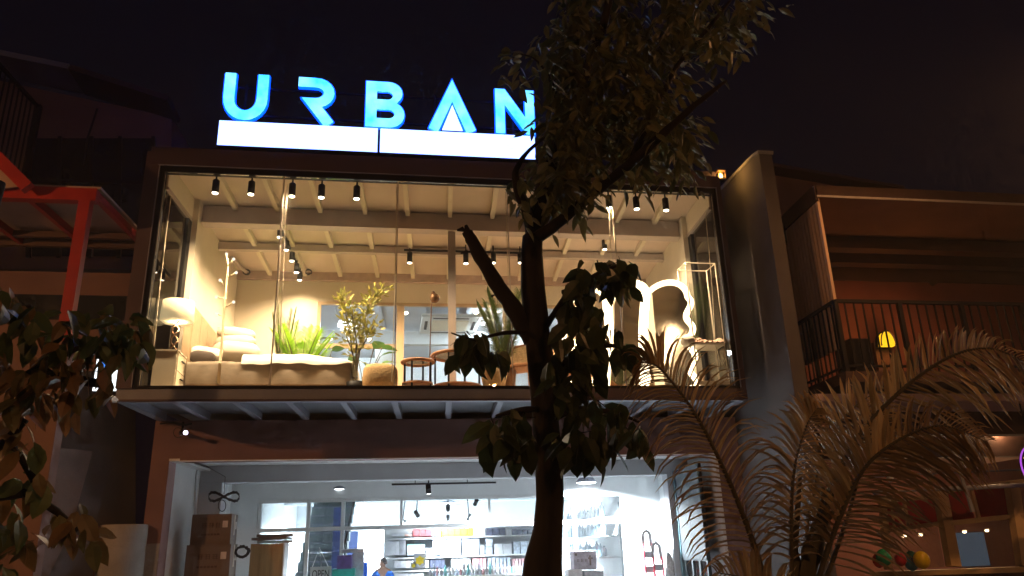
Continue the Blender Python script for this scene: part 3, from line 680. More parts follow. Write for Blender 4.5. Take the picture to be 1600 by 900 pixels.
fern(441, 2.7, 482, 0.3, 10, 1, M_fernd, 'slim dark potted palm behind the bed by the wall', 0.13, 0.5, 2, leafl=40, LL=0.15, W=0.013, sag=0.1)
fern(470, 2.4, 506, 1.0, 22, 1, M_fernb, 'bright yellow green potted palm behind the bed', 0.16, 0.45, 3, leafl=40, LL=0.20, W=0.016, sag=0.8)
fern(787, 1.0, 462, 0.55, 14, 1, M_fernd, 'tall arching potted palm beside the cane chairs', 0.19, 0.42, 5, leafl=44, LL=0.25, W=0.014, sag=0.75)
fern(1094, 1.3, 448, 0.5, 13, 1, M_fernd, 'dark spiky potted palm behind the white rack', 0.17, 0.4, 6, leafl=40, LL=0.24, W=0.014, sag=0.7)
# olive tree
oc = P(556, 598, 0.62); oc.z = z0
ot = thing('olive_tree', 'artificial olive tree with thin stems standing at the bed foot', 'plant', oc)
MB().lathe(oc, [(0.09, 0), (0.11, 0.02), (0.13, 0.16), (0.12, 0.16), (0.11, 0.13)], 16).build('pot', M_black, ot, True)
ost = MB(); olf = MB(); rnd = random.Random(11)
stems = [[(553, 590), (552, 560), (548, 530), (541, 495), (536, 462)], [(556, 590), (558, 555), (566, 525), (572, 490), (580, 468), (597, 451)], [(555, 590), (556, 560), (557, 535), (553, 505), (547, 480)], [(557, 580), (562, 548), (574, 528), (584, 508)], [(555, 570), (549, 545), (541, 525)]]
for s_ in stems:
    pts = [P(x, y, 0.62 + rnd.uniform(-0.1, 0.1)) for x, y in s_]; ost.tube(pts, [0.012 - 0.0015 * i for i in range(len(pts))], 6)
    for i in range(len(pts) - 1):
        if i < 1: continue
        for k in range(58 if i > 1 else 16):
            q = pts[i].lerp(pts[i + 1], rnd.random()); d = Vector((rnd.uniform(-1, 1), rnd.uniform(-1, 1), rnd.uniform(-0.4, 1.0)))
            q2 = q + d.normalized() * rnd.uniform(0.0, 0.13)
            add_leaf(olf, q2, d + Vector((0, 0, 0.2)), rnd.uniform(0.08, 0.12), 0.03, rnd.uniform(0, 6), 0.1, 0.15)
ost.build('stems', M_palmstem, ot); olf.build('leaves', M_olive, ot, False, 'stuff')
# broad leaved plants seen through the inner window
def broad(px, py, Y, n, label, seed, s=1.0):
    rnd = random.Random(seed); c = P(px, py, Y); b = Vector((c.x, c.y, z0)); t = thing('broad_leaf_plant', label, 'plant', b)
    pot(t, b, 0.14, 0.3, M_white); stm = MB()
    for k in range(n):
        a = rnd.uniform(0, 6.28); tip = c + Vector((math.cos(a) * 0.28 * s, math.sin(a) * 0.2 * s, rnd.uniform(-0.25, 0.2) * s))
        stm.tube([b + Vector((0, 0, 0.27)), (b + tip) / 2 + Vector((0, 0, 0.15)), tip], 0.007, 5)
        mb = MB(); add_leaf(mb, tip, (math.cos(a), math.sin(a) * 0.6, rnd.uniform(-0.5, 0.5)), 0.26 * s, 0.19 * s, rnd.uniform(-0.6, 0.6), 0.1, 0.3); mb.build('leaf', M_rub, t)
    stm.build('stems', M_palmstem, t)
broad(570, 560, 1.7, 11, 'broad leaved green plant behind the tan pouf', 4)
broad(497, 553, 3.4, 8, 'broad leaved green plant behind the bed, by the inner window', 5, 0.9)

# ------------------------------------------------------------------ pouf, tables, lamp, chairs
M_pouf = mat('tan_bouclé'.replace('é', 'e'), (0.48, 0.33, 0.17), 0.95, 0.2, 40, 0.9)
pc = P(594, 600, 0.55); pr = (P(622, 590, 0.55).x - P(566, 590, 0.55).x) / 2; ph = P(594, 570, 0.55).z - z0
pf = thing('pouf', 'round tan fabric pouf between the bed and the side tables', 'pouf', (pc.x, pc.y, z0))
MB().blob((pc.x, pc.y, z0 + ph / 2), pr, pr, ph / 2, 24, 12, 0.02, 3, 0.6).build('cushion', M_pouf, pf, True)
MB().tube([(pc.x + pr * 0.93 * math.cos(k * math.pi / 16), pc.y + pr * 0.93 * math.sin(k * math.pi / 16), z0 + ph * 0.5) for k in range(32)], 0.012, 6, True).build('piping', M_pouf, pf, True)
M_rattan = mat('rattan', (0.36, 0.17, 0.075), 0.55, 0.25, 30, 0.5)
def rtable(pxa, pxb, pyt, Y, label, shelf=True, legs=4):
    a, b = P(pxa, pyt, Y), P(pxb, pyt, Y); c = (a + b) / 2; r = (b.x - a.x) / 2; top = c.z
    t = thing('round_side_table', label, 'table', (c.x, c.y, z0)); cc = Vector((c.x, c.y, 0))
    ring = lambda rr, z, th, nm, m: MB().tube([(c.x + rr * math.cos(2 * math.pi * k / 36), c.y + rr * math.sin(2 * math.pi * k / 36), z) for k in range(36)], th, 8, True).build(nm, m, t, True)
    ring(r - 0.018, top, 0.022, 'rim', M_rattan); ring(r - 0.06, top - 0.004, 0.014, 'inner_rim', M_rattan)
    MB().lathe(cc + Vector((0, 0, top - 0.006)), [(r - 0.03, 0), (r - 0.03, 0.006)], 32).build('glass_top', M_glass2, t)
    for k in range(legs):
        q = math.pi / 4 + 2 * math.pi * k / legs + 0.35
        MB().tube([(c.x + (r - 0.04) * math.cos(q), c.y + (r - 0.04) * math.sin(q), z0), (c.x + (r - 0.04) * math.cos(q), c.y + (r - 0.04) * math.sin(q), top - 0.01)], 0.014, 8).build('leg', M_black, t)
    MB().lathe(cc + Vector((0, 0, z0 + 0.1)), [(r - 0.05, 0), (r - 0.02, 0.012), (r - 0.02, 0.03), (r - 0.06, 0.04)], 32).build('shelf', M_rattan, t)
rtable(626, 679, 566, 0.55, 'small round rattan side table with black legs beside the pouf')
rtable(673, 754, 556, 0.75, 'larger round rattan side table with black legs at the grey post')
fl = P(671, 596, 0.9); fh = P(679, 466, 0.9)
flt = thing('floor_lamp', 'thin floor lamp with a small round bronze head behind the small table', 'lamp', (fl.x, 0.9, z0))
MB().tube([(fl.x, 0.9, z0 + 0.02), P(672, 540, .9), P(674, 480, .9), P(676, 462, .9)], 0.008, 6).build('pole', M_brass, flt)
MB().lathe((fl.x, 0.9, z0), [(0.14, 0), (0.14, 0.015), (0.02, 0.022)], 20).build('base', M_brass, flt)
MB().blob(fh, 0.075, 0.075, 0.075, 18, 10).build('head', M_brass, flt, True)
MB().lathe(fh + Vector((-0.02, 0, 0.06)), [(0.03, 0), (0.035, 0.02), (0.02, 0.045)], 12).build('cap', M_brass, flt, True)
# cane chair partly behind the tree
def chair(px, Y, label, rz, seed=0):
    c = P(px, 590, Y); c.z = z0; x = rotz(c, rz); t = thing('cane_chair', label, 'chair', c, 'cane chairs by the tall palm')
    g = lambda a, b, d: (c.x + a, c.y + b, z0 + d)
    MB(x).rbox(c.x - 0.24, c.x + 0.24, c.y - 0.22, c.y + 0.24, z0 + 0.40, z0 + 0.46, 0.02).build('seat', M_rattan, t)
    for a in (-0.21, 0.21):
        for b in (-0.19, 0.21): MB(x).tube([g(a, b, 0), g(a * 0.95, b * 0.95, 0.42)], 0.016, 8).build('leg', M_rattan, t)
    bk = MB(x).tube([g(-0.23, 0.22, 0.44), g(-0.27, 0.3, 0.7), g(-0.18, 0.34, 0.84), g(0, 0.36, 0.87), g(0.18, 0.34, 0.84), g(0.27, 0.3, 0.7), g(0.23, 0.22, 0.44)], 0.018, 8).build('backrest', M_rattan, t, True)
    MB(x).grid(lambda u, v: Vector(g(-0.24 + 0.48 * u, 0.24 + 0.1 * v, 0.46 + 0.38 * v)), 8, 6).build('cane_panel', M_basket, bk)
    for s in (-1, 1): MB(x).tube([g(0.25 * s, 0.25, 0.62), g(0.3 * s, 0.0, 0.64), g(0.24 * s, -0.18, 0.6), g(0.22 * s, -0.19, 0.42)], 0.015, 8).build('armrest', M_rattan, t, True)
chair(812, 0.9, 'cane armchair half hidden behind the tree trunk, nearer the palm', -0.5)
chair(905, 1.3, 'cane armchair behind the dark leaves right of the trunk', 0.7)
bc = P(772, 598, 0.7); bc.z = z0
tag(MB().lathe(bc, [(0.10, 0), (0.13, 0.01), (0.19, 0.28), (0.20, 0.38), (0.18, 0.38), (0.15, 0.30)], 24).build('wicker_basket', M_basket, None, True), 'brown wicker planter basket at the foot of the tall palm', 'basket')

# ------------------------------------------------------------------ lit mirrors
M_mirror = mat('bronze_mirror', (0.42, 0.36, 0.28), 0.06, 0.05, 3, 0.0, metal=1.0)
def wavy_mirror(pl, pr, ptop, Yl, Yr, label, lean=0.12, wav=0.045, n=3.3, th=0.045):
    A = P(pl, 520, Yl); Bq = P(pr, 540, Yr); A.z = Bq.z = 0; ctr = (A + Bq) / 2; w = (Bq - A).length / 2; ud = (Bq - A).normalized(); nd = Vector((ud.y, -ud.x, 0))
    top = P((pl + pr) / 2, ptop, ctr.y).z; bot = z0 + 0.03
    t = thing('wavy_mirror', label, 'mirror', (ctr.x, ctr.y, z0)); Hh = top - bot; prof = []; N = 48
    for i in range(N + 1):
        v = i / N; z = bot + (Hh - w * 0.75) * v; prof.append((w - 0.02 + wav * math.sin(v * n * 2 * math.pi + 0.6), z))
    wtop = prof[-1][0]
    arc_ = [(wtop * math.cos(a), prof[-1][1] + (top - prof[-1][1]) * math.sin(a)) for a in [math.pi * k / 14 for k in range(1, 14)]]
    out = [(x, z) for x, z in prof] + arc_ + [(-x, z) for x, z in reversed(prof)]
    cv = lambda x, z: Vector((ctr.x, ctr.y, z)) + ud * x - nd * (lean * (z - bot) / Hh)
    MB().tube([cv(x, z) for x, z in out], th, 10, True).build('light_frame', M_neon, t, True)
    MB().prism([cv(x * 0.97, z) for x, z in out], nd * -0.02).build('mirror_plate', M_mirror, t)
wavy_mirror(1000, 1080, 441, 1.0, 0.32, 'arched mirror with a glowing wavy neon frame left of the white rack', 0.10, 0.05, 3.4, 0.045)
wavy_mirror(938, 1000, 438, 1.3, 0.75, 'taller lit mirror partly behind the tree leaves', 0.35, 0.018, 1.0, 0.075)
wavy_mirror(872, 940, 448, 2.6, 1.9, 'lit mirror farthest back, mostly hidden by dark leaves', 0.3, 0.03, 1.6, 0.045)
# white wire rack with folded blanket
ra, rb = P(1087, 560, 0.22).x, P(1135, 560, 0.22).x; rt = P(1080, 411, 0.22).z; sz = P(1105, 538, 0.3).z
rk = thing('garment_rack', 'white metal frame rack with a shelf near the right corner', 'rack', ((ra + rb) / 2, 0.45, z0))
M_wmetal = mat('cream_metal', (0.78, 0.70, 0.58), 0.35, 0.05)
for x in (ra, rb):
    for y in (0.22, 0.55): MB().tube([(x, y, z0), (x, y, rt)], 0.011, 8).build('post', M_wmetal, rk)
    MB().tube([(x, 0.22, rt), (x, 0.55, rt)], 0.011, 8).build('top_rail', M_wmetal, rk)
for y in (0.22, 0.55): MB().tube([(ra, y, rt), (rb, y, rt)], 0.011, 8).build('top_rail', M_wmetal, rk)
B(ra, rb, 0.2, 0.57, sz - 0.03, sz).build('shelf', M_wmetal, rk)
B(ra, rb, 0.2, 0.57, z0 + 0.05, z0 + 0.10).build('shelf', M_wmetal, rk)
M_blank = mat('pinkish_blanket', (0.55, 0.36, 0.28), 0.95, 0.25, 25, 0.9)
tag(MB().grid(lambda u, v: Vector((ra + 0.02 + (rb - ra + 0.03) * u, 0.2 + 0.35 * v, sz + 0.012 + 0.10 * math.sin(math.pi * min(1, max(0, v))) ** 0.5 * (0.6 + 0.3 * math.sin(u * 9)) + 0.012 * math.sin(u * 40))), 24, 10).build('blanket', M_blank, None, True), 'pinkish knitted blanket folded on the white rack shelf', 'blanket')
tag(MB().blob((ra - 0.06, 0.3, sz + 0.05), 0.1, 0.1, 0.09, 14, 8, 0.15, 4).build('cushion', M_duvet, None, True), 'small white fluffy cushion between the wavy mirror and the rack', 'cushion')

# ------------------------------------------------------------------ rear hall fittings
COOL = (0.82, 0.92, 1.0)
M_fluff = emat('fluffy_lamp_glow', (0.95, 0.98, 1.0), 5.0)
fc = P(543, 507, 5.2)
ft = thing('feather_lamp', 'glowing white feather pendant lamp seen through the inner window', 'pendant lamp', fc)
mb = MB(); rnd = random.Random(5)
for k in range(60):
    d = Vector((rnd.uniform(-1, 1), rnd.uniform(-1, 1), rnd.uniform(-0.6, 0.6))); add_leaf(mb, fc + d * 0.10, d, 0.10, 0.04, rnd.uniform(0, 6))
mb.blob(fc, 0.19, 0.19, 0.075, 16, 8, 0.1, 4); mb.build('shade', M_fluff, ft)
MB().tube([fc + Vector((0, 0, 0.08)), Vector((fc.x, fc.y, 6.6))], 0.006, 5).build('cord', M_wire, ft)
lamp('feather_lamp_light', 'POINT', fc + Vector((0, 0, -0.15)), 60, COOL, ft, 0.1)
for i, (x, y) in enumerate(((1.6, 6.3), (3.6, 6.0), (-1.6, 8.5), (1.4, 8.6))):
    p = sk(x, y, 6.3); t = thing('hall_downlight', 'white round ceiling light in the rear hall, %s' % ['left of the air conditioner', 'beyond the mirrors', 'deep left', 'deep middle'][i], 'ceiling light', p, 'ceiling lights of the rear hall')
    MB().lathe(p, [(0.12, 0.0), (0.14, 0.03), (0.10, 0.06)], 18).build('body', M_wframe, t, True)
    MB().lathe(p + Vector((0, 0, -0.006)), [(0.10, 0), (0.10, 0.006)], 18).build('diffuser', M_lensc, t)
    MB().tube([p + Vector((0, 0, 0.06)), Vector((p.x, p.y, 6.6 if y < 7.2 else 6.4))], 0.01, 6).build('stem', M_wframe, t)
    lamp('hall_light', 'POINT', p + Vector((0, 0, -0.12)), 55, COOL, t, 0.12)
# cassette air conditioner
aq = [PZ(658, 521, 6.2), PZ(745, 521, 6.2), PZ(741, 496, 6.2), PZ(664, 496, 6.2)]
ac = thing('air_conditioner', 'white four way ceiling cassette air conditioner behind the grey post', 'air conditioner', (aq[0] + aq[2]) / 2)
cxa = sum((p.x for p in aq)) / 4; ya, yb = aq[0].y, aq[2].y; wa = (aq[1].x - aq[0].x) / 2
MB().rbox(cxa - wa, cxa + wa, ya, yb, 6.20, 6.27, 0.02).build('panel', M_wframe, ac)
B(cxa - wa * 0.62, cxa + wa * 0.62, ya + (yb - ya) * 0.2, yb - (yb - ya) * 0.2, 6.185, 6.2).build('grille', M_cream, ac)
for s in (-1, 1):
    B(cxa - wa * 0.6, cxa + wa * 0.6, (ya + yb) / 2 + s * (yb - ya) * 0.42 - 0.03, (ya + yb) / 2 + s * (yb - ya) * 0.42 + 0.03, 6.194, 6.2).build('air_slot', M_black, ac)
    B(cxa + s * wa * 0.82 - 0.03, cxa + s * wa * 0.82 + 0.03, ya + (yb - ya) * 0.25, yb - (yb - ya) * 0.25, 6.194, 6.2).build('air_slot', M_black, ac)
for s in (-1, 1): MB().tube([(cxa + s * wa * 0.8, (ya + yb) / 2, 6.27), (cxa + s * wa * 0.8, (ya + yb) / 2, 6.6)], 0.012, 6).build('hanger', M_beam, ac)
# desk and copper rail behind the inner window
tag(MB().tube([P(498, 555, 4.6), P(499, 532, 4.6), P(503, 528, 4.6), P(528, 528, 4.6)], 0.014, 6).build('copper_rail', M_brass), 'bent copper rail behind the inner window at its left edge', 'rail')
ds = P(605, 570, 5.5)
dk = thing('white_shelf_unit', 'white shelf unit standing in the rear hall behind the pouf', 'shelf unit', (ds.x, 5.5, z0))
B(ds.x - 0.25, ds.x + 0.25, 5.5, 5.9, z0, P(605, 545, 5.5).z).build('carcass', M_white, dk)
for k in range(3): B(ds.x - 0.26, ds.x + 0.26, 5.48, 5.5, z0 + 0.5 + k * 0.4, z0 + 0.52 + k * 0.4).build('shelf', M_wframe, dk)

# ------------------------------------------------------------------ ground floor: lights
def dome(px, py, Z, r, label, energy=55):
    p = PZ(px, py, Z); t = thing('dome_light', label, 'ceiling light', p, 'dome lights of the sales floor')
    MB().lathe(p, [(r, 0.0), (r * 1.02, 0.015), (r * 0.7, 0.09), (r * 0.62, 0.12)], 24).build('body', M_steel, t, True)
    MB().lathe(p + Vector((0, 0, -0.02)), [(r * 0.55, 0), (r * 0.92, 0.012), (r * 0.95, 0.02)], 24).build('diffuser', M_lensc, t, True)
    MB().tube([p + Vector((0, 0, 0.12)), Vector((p.x, p.y, 2.899))], 0.02, 8).build('stem', M_steel, t)
    lamp('dome_lamp', 'SPOT', p + Vector((0, 0, -0.05)), energy, COOL, t, 0.12, 165, 0.5, p + Vector((0, 0, -1)))
dome(531, 765, 2.70, 0.19, 'round white ceiling light just inside the lintel on the left', 110)
dome(555, 786, 2.72, 0.19, 'round white ceiling light second from the lintel on the left', 90)
dome(572, 805, 2.68, 0.22, 'bright round ceiling light deep in the shop on the left', 80)
dome(916, 754, 2.70, 0.19, 'round white ceiling light just right of the tree trunk', 80)
dome(885, 808, 2.70, 0.24, 'flat round ceiling light deep in the shop left of the trunk', 80)
dome(700, 786, 2.70, 0.30, 'large flat round ceiling light in the middle of the shop', 80)
def sspot(px, py, Y, label, energy=22, aim=None, h=0.16):
    p = P(px, py, Y); t = thing('track_spotlight', label, 'spotlight', p, 'track spotlights of the sales floor')
    a = (aim - p).normalized() if aim else Vector((0.1, 0.2, -1)).normalized()
    MB().tube([p - a * h, p], 0.045, 14).build('body', M_black, t, True)
    MB().tube([p, p + a * 0.006], 0.036, 12).build('lens', M_lensc, t)
    MB().tube([p - a * h * 0.6, Vector((p.x, p.y, 2.899))], 0.012, 6).build('stem', M_black, t)
    lamp('track_beam', 'SPOT', p + a * 0.03, energy, COOL, t, 0.03, 75, 0.8, p + a)
p1_, p2_ = P(612, 757, 3.7), P(775, 754, 3.7)
tag(MB().bar(Vector((p1_.x, 3.7, p1_.z)), Vector((p2_.x, 3.7, p1_.z)), 0.035, 0.03).tube([(p1_.x + 0.4, 3.7, p1_.z), (p1_.x + 0.4, 3.7, 2.9)], 0.008, 5).tube([(p1_.x + 1.3, 3.7, p1_.z), (p1_.x + 1.3, 3.7, 2.9)], 0.008, 5).build('track_rail', M_black), 'black lighting track under the ground floor ceiling', 'light track')
sspot(670, 771, 3.75, 'black spotlight on the ground floor track just under the lintel')
for k, (x, y, Y) in enumerate(((742, 788, 6.4), (700, 797, 7.2), (653, 806, 7.0), (634, 816, 8.8), (700, 815, 9.2), (730, 813, 8.8))):
    sspot(x, y, Y, 'small grey spotlight over the shelves, %s' % ['right of the round light', 'under the round light', 'left of the round light', 'low left over the red boxes', 'low middle', 'low right over the yellow boxes'][k], 20, P(700, 880, 8.6 + 0.1 * k))
sspot(1000, 740, 3.9, 'spotlight aimed at the white wall above the red ladders', 40, Vector((4.95 + KS * 4.6, 4.6, 1.0)))
for k, (x, y, Y) in enumerate(((825, 782, 6.0), (805, 796, 7.2), (787, 809, 8.6))):
    p = P(x, y, Y); t = thing('air_vent', 'dark stepped ceiling vent left of the tree trunk, %s' % ['nearest', 'middle', 'farthest'][k], 'vent', p)
    for j in range(4): B(p.x - 0.2 + j * 0.09, p.x - 0.12 + j * 0.09, Y, Y + 0.3, 2.86 - 0.05 * (4 - j) , 2.899).build('slat', M_steel, t)

# ------------------------------------------------------------------ ground floor: goods
M_card = mat('brown_cardboard', (0.15, 0.12, 0.10), 0.9, 0.14, 3, 0.15)
M_print = mat('carton_print', (0.09, 0.055, 0.04), 0.9, 0.2)
M_lab = mat('paper_label', (0.55, 0.5, 0.46), 0.8)
M_tape = mat('packing_tape', (0.42, 0.31, 0.2), 0.3)
def strokes(mb, x, y, z, s, seed):            # blocky printed character
    r = random.Random(seed)
    for k in range(3): mb.box(x, x + s, y, y + 0.003, z + s * (0.1 + 0.38 * k), z + s * (0.2 + 0.38 * k))
    for k in range(2): q = x + s * (0.15 + 0.55 * k + r.uniform(0, 0.1)); mb.box(q, q + s * 0.12, y - 0.001, y + 0.003, z, z + s)
def carton(pl, pr, pt, pb, Y, depth, label, seed):
    a, b = P(pl, pt, Y), P(pr, pb, Y); x0_, x1_, zt2, zb2 = a.x, b.x, a.z, b.z
    t = thing('cardboard_carton', label, 'carton', ((x0_ + x1_) / 2, Y + depth / 2, zb2), 'stacked cartons')
    B(x0_, x1_, Y, Y + depth, zb2, zt2).build('body', M_card, t)
    mb = MB(); w = x1_ - x0_; h = zt2 - zb2
    for k in range(3): strokes(mb, x0_ + w * (0.26 + 0.17 * k), Y - 0.004, zb2 + h * 0.55, w * 0.12, seed + k)
    for k in range(6): q = x0_ + w * (0.26 + 0.08 * k); mb.box(q, q + w * 0.06, Y - 0.004, Y - 0.001, zb2 + h * 0.3, zb2 + h * 0.36)
    mb.build('printing', M_print, t, kind='stuff')
    B(x0_ + w * 0.78, x0_ + w * 0.91, Y - 0.006, Y - 0.001, zb2 + h * 0.55, zb2 + h * 0.77).build('paper_label', M_lab, t)
    B(x1_ + 0.001, x1_ + 0.004, Y + depth * 0.45, Y + depth * 0.57, zb2 + h * 0.3, zt2 - 0.01).build('tape', M_tape, t)
    B(x1_ + 0.0045, x1_ + 0.007, Y + depth * 0.62, Y + depth * 0.85, zb2 + h * 0.5, zb2 + h * 0.75).build('paper_label', M_lab, t)
    return x0_, x1_, zb2
_, _, zc = carton(301, 359, 804, 850, 2.05, 0.45, 'brown cardboard carton on top of the stack by the left porch wall', 1)
x0_, x1_, zc2 = carton(292, 357, 852, 902, 2.0, 0.5, 'brown cardboard carton under the top one, packing tape down its side', 5)
a = P(292, 852, 2.0)
t = thing('cardboard_carton', 'lowest brown carton of the stack, mostly below the picture edge', 'carton', ((x0_ + x1_) / 2, 2.25, 0.1), 'stacked cartons')
B(x0_ - 0.04, x1_ + 0.02, 1.97, 2.52, 0.1, zc2 - 0.002).build('body', M_card, t)
# plywood cabinet with flat cartons
M_ply = mat('yellow_plywood', (0.36, 0.24, 0.11), 0.6, 0.3, 3, 0.1, stretch=(6, 6, 0.4))
pa, pb, pc_ = P(392, 850, 2.6), P(443, 850, 2.6), P(469, 852, 2.9)
wc = thing('plywood_cabinet', 'plain plywood cabinet with a white side beside the carton stack', 'cabinet', ((pa.x + pb.x) / 2, 2.75, 0.1))
B(pa.x, pb.x, 2.6, 3.15, 0.1, pa.z).build('carcass', M_ply, wc)
B(pb.x + 0.001, pb.x + 0.02, 2.598, 3.152, 0.1, pa.z + 0.004).build('side_panel', M_white, wc)
for k in range(3): B(pa.x + 0.01 + k * (pb.x - pa.x - 0.02) / 3, pa.x + 0.006 + (k + 1) * (pb.x - pa.x - 0.02) / 3, 2.588, 2.6, 0.14, pa.z - 0.02).build('front_board', M_ply, wc)
rnd = random.Random(2)
for k in range(3):
    zz = pa.z + 0.006 + k * 0.045; j = rnd.uniform(-0.03, 0.03)
    tag(MB(rotz((pa.x + 0.2, 2.8, zz), rnd.uniform(-0.12, 0.12))).box(pa.x + 0.04 + j, pb.x + 0.08 + j, 2.62, 3.05, zz, zz + 0.038).build('flat_carton', M_card), 'flattened brown carton on the plywood cabinet, %s of three' % ['bottom', 'middle', 'top'][k], 'carton', 'flat cartons on the cabinet')
# wires on the porch wall
tag(MB().tube([sk(-3.05, 2.95, 2.94), P(352, 745, 2.95), P(350, 772, 2.95)], 0.005, 5).tube([P(350 + 24 * math.sin(q) , 774 + 7 * math.sin(2 * q) + (i % 5), 2.92) for i, q in enumerate([k * 0.35 for k in range(90)])], 0.006, 4).tube([P(347 + 6 * math.sin(q), 790 + 9 * math.cos(q), 2.92) for q in [k * 0.5 for k in range(50)]], 0.005, 4).build('cable_coil', M_wire, None, True), 'black cable coiled in a bow hanging from the lintel on the left', 'cable')
tag(MB().tube([PX(318, 722, -3.14) + Vector((0.02, 0, 0)), PX(306, 735, -3.14) + Vector((0.02, 0, 0)), PX(304, 745, -3.14) + Vector((0.02, 0, 0)), PX(300, 880, -3.14) + Vector((0.02, 0, 0)), PX(296, 930, -3.14) + Vector((0.02, 0, 0))], 0.014, 8).build('conduit_pipe', M_white2), 'thin grey conduit pipe running down the left porch wall', 'pipe')
coil(P(378, 862, 2.3), 0.1, 5, 'heap of black cables between the cartons and the cabinet', (0, 1, 0), seed=8, thick=0.012)
# stairs behind the shopfront
M_stair = mat('slate_stair', (0.16, 0.20, 0.21), 0.6, 0.2, 5, 0.1)
sw = thing('staircase', 'dark slate staircase rising behind the white shopfront on the left', 'staircase', sk(-2.2, 6.0, 0.1))
sx0, sx1 = UX(470, 800, 7.0), UX(541, 800, 7.0)
for k in range(14):
    B(sx0, sx1, 5.5 + 0.24 * k, 5.5 + 0.24 * (k + 1) + 0.02, 0.1 + 0.19 * k if k else 0.102, 0.1 + 0.19 * (k + 1) - 0.03, True).build('riser', M_stair, sw)
    B(sx0, sx1, 5.48 + 0.24 * k, 5.5 + 0.24 * (k + 1), 0.1 + 0.19 * (k + 1) - 0.029, 0.1 + 0.19 * (k + 1), True).build('tread', M_steel, sw)
MB().tube([sk(sx1 + 0.02, 5.6, 1.05), sk(sx1 + 0.02, 8.6, 2.85)], 0.025, 8).build('handrail', M_black, sw)
MB().tube([sk(sx1 + 0.02, 5.6, 0.12), sk(sx1 + 0.02, 5.6, 1.05)], 0.02, 8).build('post', M_black, sw)
M_navy = mat('navy_panel', (0.02, 0.035, 0.12), 0.5, 0.15)
bp0, bp1 = P(524, 800, 6.4), P(536, 832, 6.4)
tag(B(bp0.x - 0.03, bp1.x + 0.02, 6.38, 6.42, 0.1, P(524, 793, 6.4).z).build('partition_panel', M_navy), 'narrow navy blue panel beside the dark stairs', 'panel')
tag(B(P(540, 830, 9.0).x, P(560, 830, 9.0).x, 8.95, 9.05, 0.1, P(540, 830, 9.0).z).build('door_leaf', M_navy), 'dark navy door far inside, right of the blue panel', 'door')
# white noticeboard reading OPEN
o0 = P(485, 886, 4.75); o1 = P(518, 886, 4.75)
ob = thing('open_sign', 'white board reading OPEN standing behind the shopfront glass', 'sign', ((o0.x + o1.x) / 2, 4.75, 0.1))
B(o0.x, o1.x, 4.75, 4.77, 0.1, o0.z).build('board', M_wframe, ob)
text_mesh('OPEN', (o0.x + 0.03, 4.746, P(500, 903, 4.746).z), (1, 0, 0), (0, 0, 1), 0.13, M_black, 'lettering', ob, sx=0.62)
MB().tube([P(488, 886, 4.85), P(499, 856, 4.9), P(513, 886, 4.85)], 0.008, 6).tube([P(499, 856, 4.9), P(503, 900, 5.2)], 0.008, 6).build('easel', M_wframe, ob)
# toy cartons by the entrance
def goods(px0, px1, py0, py1, Y, d, m, name, label, cat, group=None, bevel=0.006):
    a, b = P(px0, py0, Y), P(px1, py1, Y); z1_, z0_ = a.z, b.z
    o = MB().rbox(a.x, b.x, Y, Y + d, z0_, z1_, min(bevel, (b.x - a.x) / 5)).build(name, m); return tag(o, label, cat, group)
M_teal = mat('teal_carton', (0.01, 0.22, 0.18), 0.4, 0.3, 12); M_purple = mat('dark_purple_carton', (0.05, 0.03, 0.10), 0.4, 0.6, 14); M_greyc = mat('grey_carton', (0.30, 0.31, 0.34), 0.5, 0.4, 12)
M_blue2 = mat('blue_plastic', (0.01, 0.10, 0.55), 0.35, 0.2); M_whitec = mat('white_carton', (0.75, 0.77, 0.8), 0.5, 0.12, 14)
goods(519, 553, 889, 930, 4.3, 0.3, M_teal, 'toy_carton', 'teal printed carton at the entrance beside the OPEN board', 'carton')
goods(527, 549, 868, 889, 4.3, 0.25, M_purple, 'toy_carton', 'dark purple printed carton on top of the teal one', 'carton')
goods(551, 567, 863, 925, 4.45, 0.3, M_greyc, 'display_carton', 'tall grey and white carton right of the purple one', 'carton')
goods(533, 568, 858, 863, 4.5, 0.3, M_whitec, 'flat_bag', 'flat white package lying on the tall grey carton', 'package')
goods(568, 573, 879, 925, 4.5, 0.2, M_blue2, 'blue_board', 'thin bright blue board standing beside the tall grey carton', 'board')
goods(896, 933, 861, 890, 3.6, 0.3, mat('printed_carton', (0.36, 0.33, 0.38), 0.5, 0.5, 10), 'printed_carton', 'grey printed carton with small pictures right of the tree trunk', 'carton')
q0 = P(896, 861, 3.597)
pr_ = MB()
for k in range(3): strokes(pr_, q0.x + 0.05 + 0.07 * k, 3.594, q0.z - 0.18, 0.045, k)
pr_.box(q0.x + 0.27, q0.x + 0.30, 3.594, 3.598, q0.z - 0.24, q0.z - 0.08); pr_.box(q0.x + 0.25, q0.x + 0.33, 3.593, 3.598, q0.z - 0.14, q0.z - 0.11)
pr_.box(q0.x + 0.02, q0.x + 0.06, 3.594, 3.598, q0.z - 0.08, q0.z - 0.04)
po = pr_.build('printing', M_print, kind='stuff'); po.parent = [o for o in COL.objects if o.name.startswith('printed_carton')][0]
goods(888, 912, 890, 930, 3.55, 0.3, M_whitec, 'white_carton', 'white carton at the lower picture edge under the printed one', 'carton')
goods(914, 945, 892, 930, 3.5, 0.3, M_greyc, 'grey_carton', 'grey carton at the lower picture edge beside the white one', 'carton')

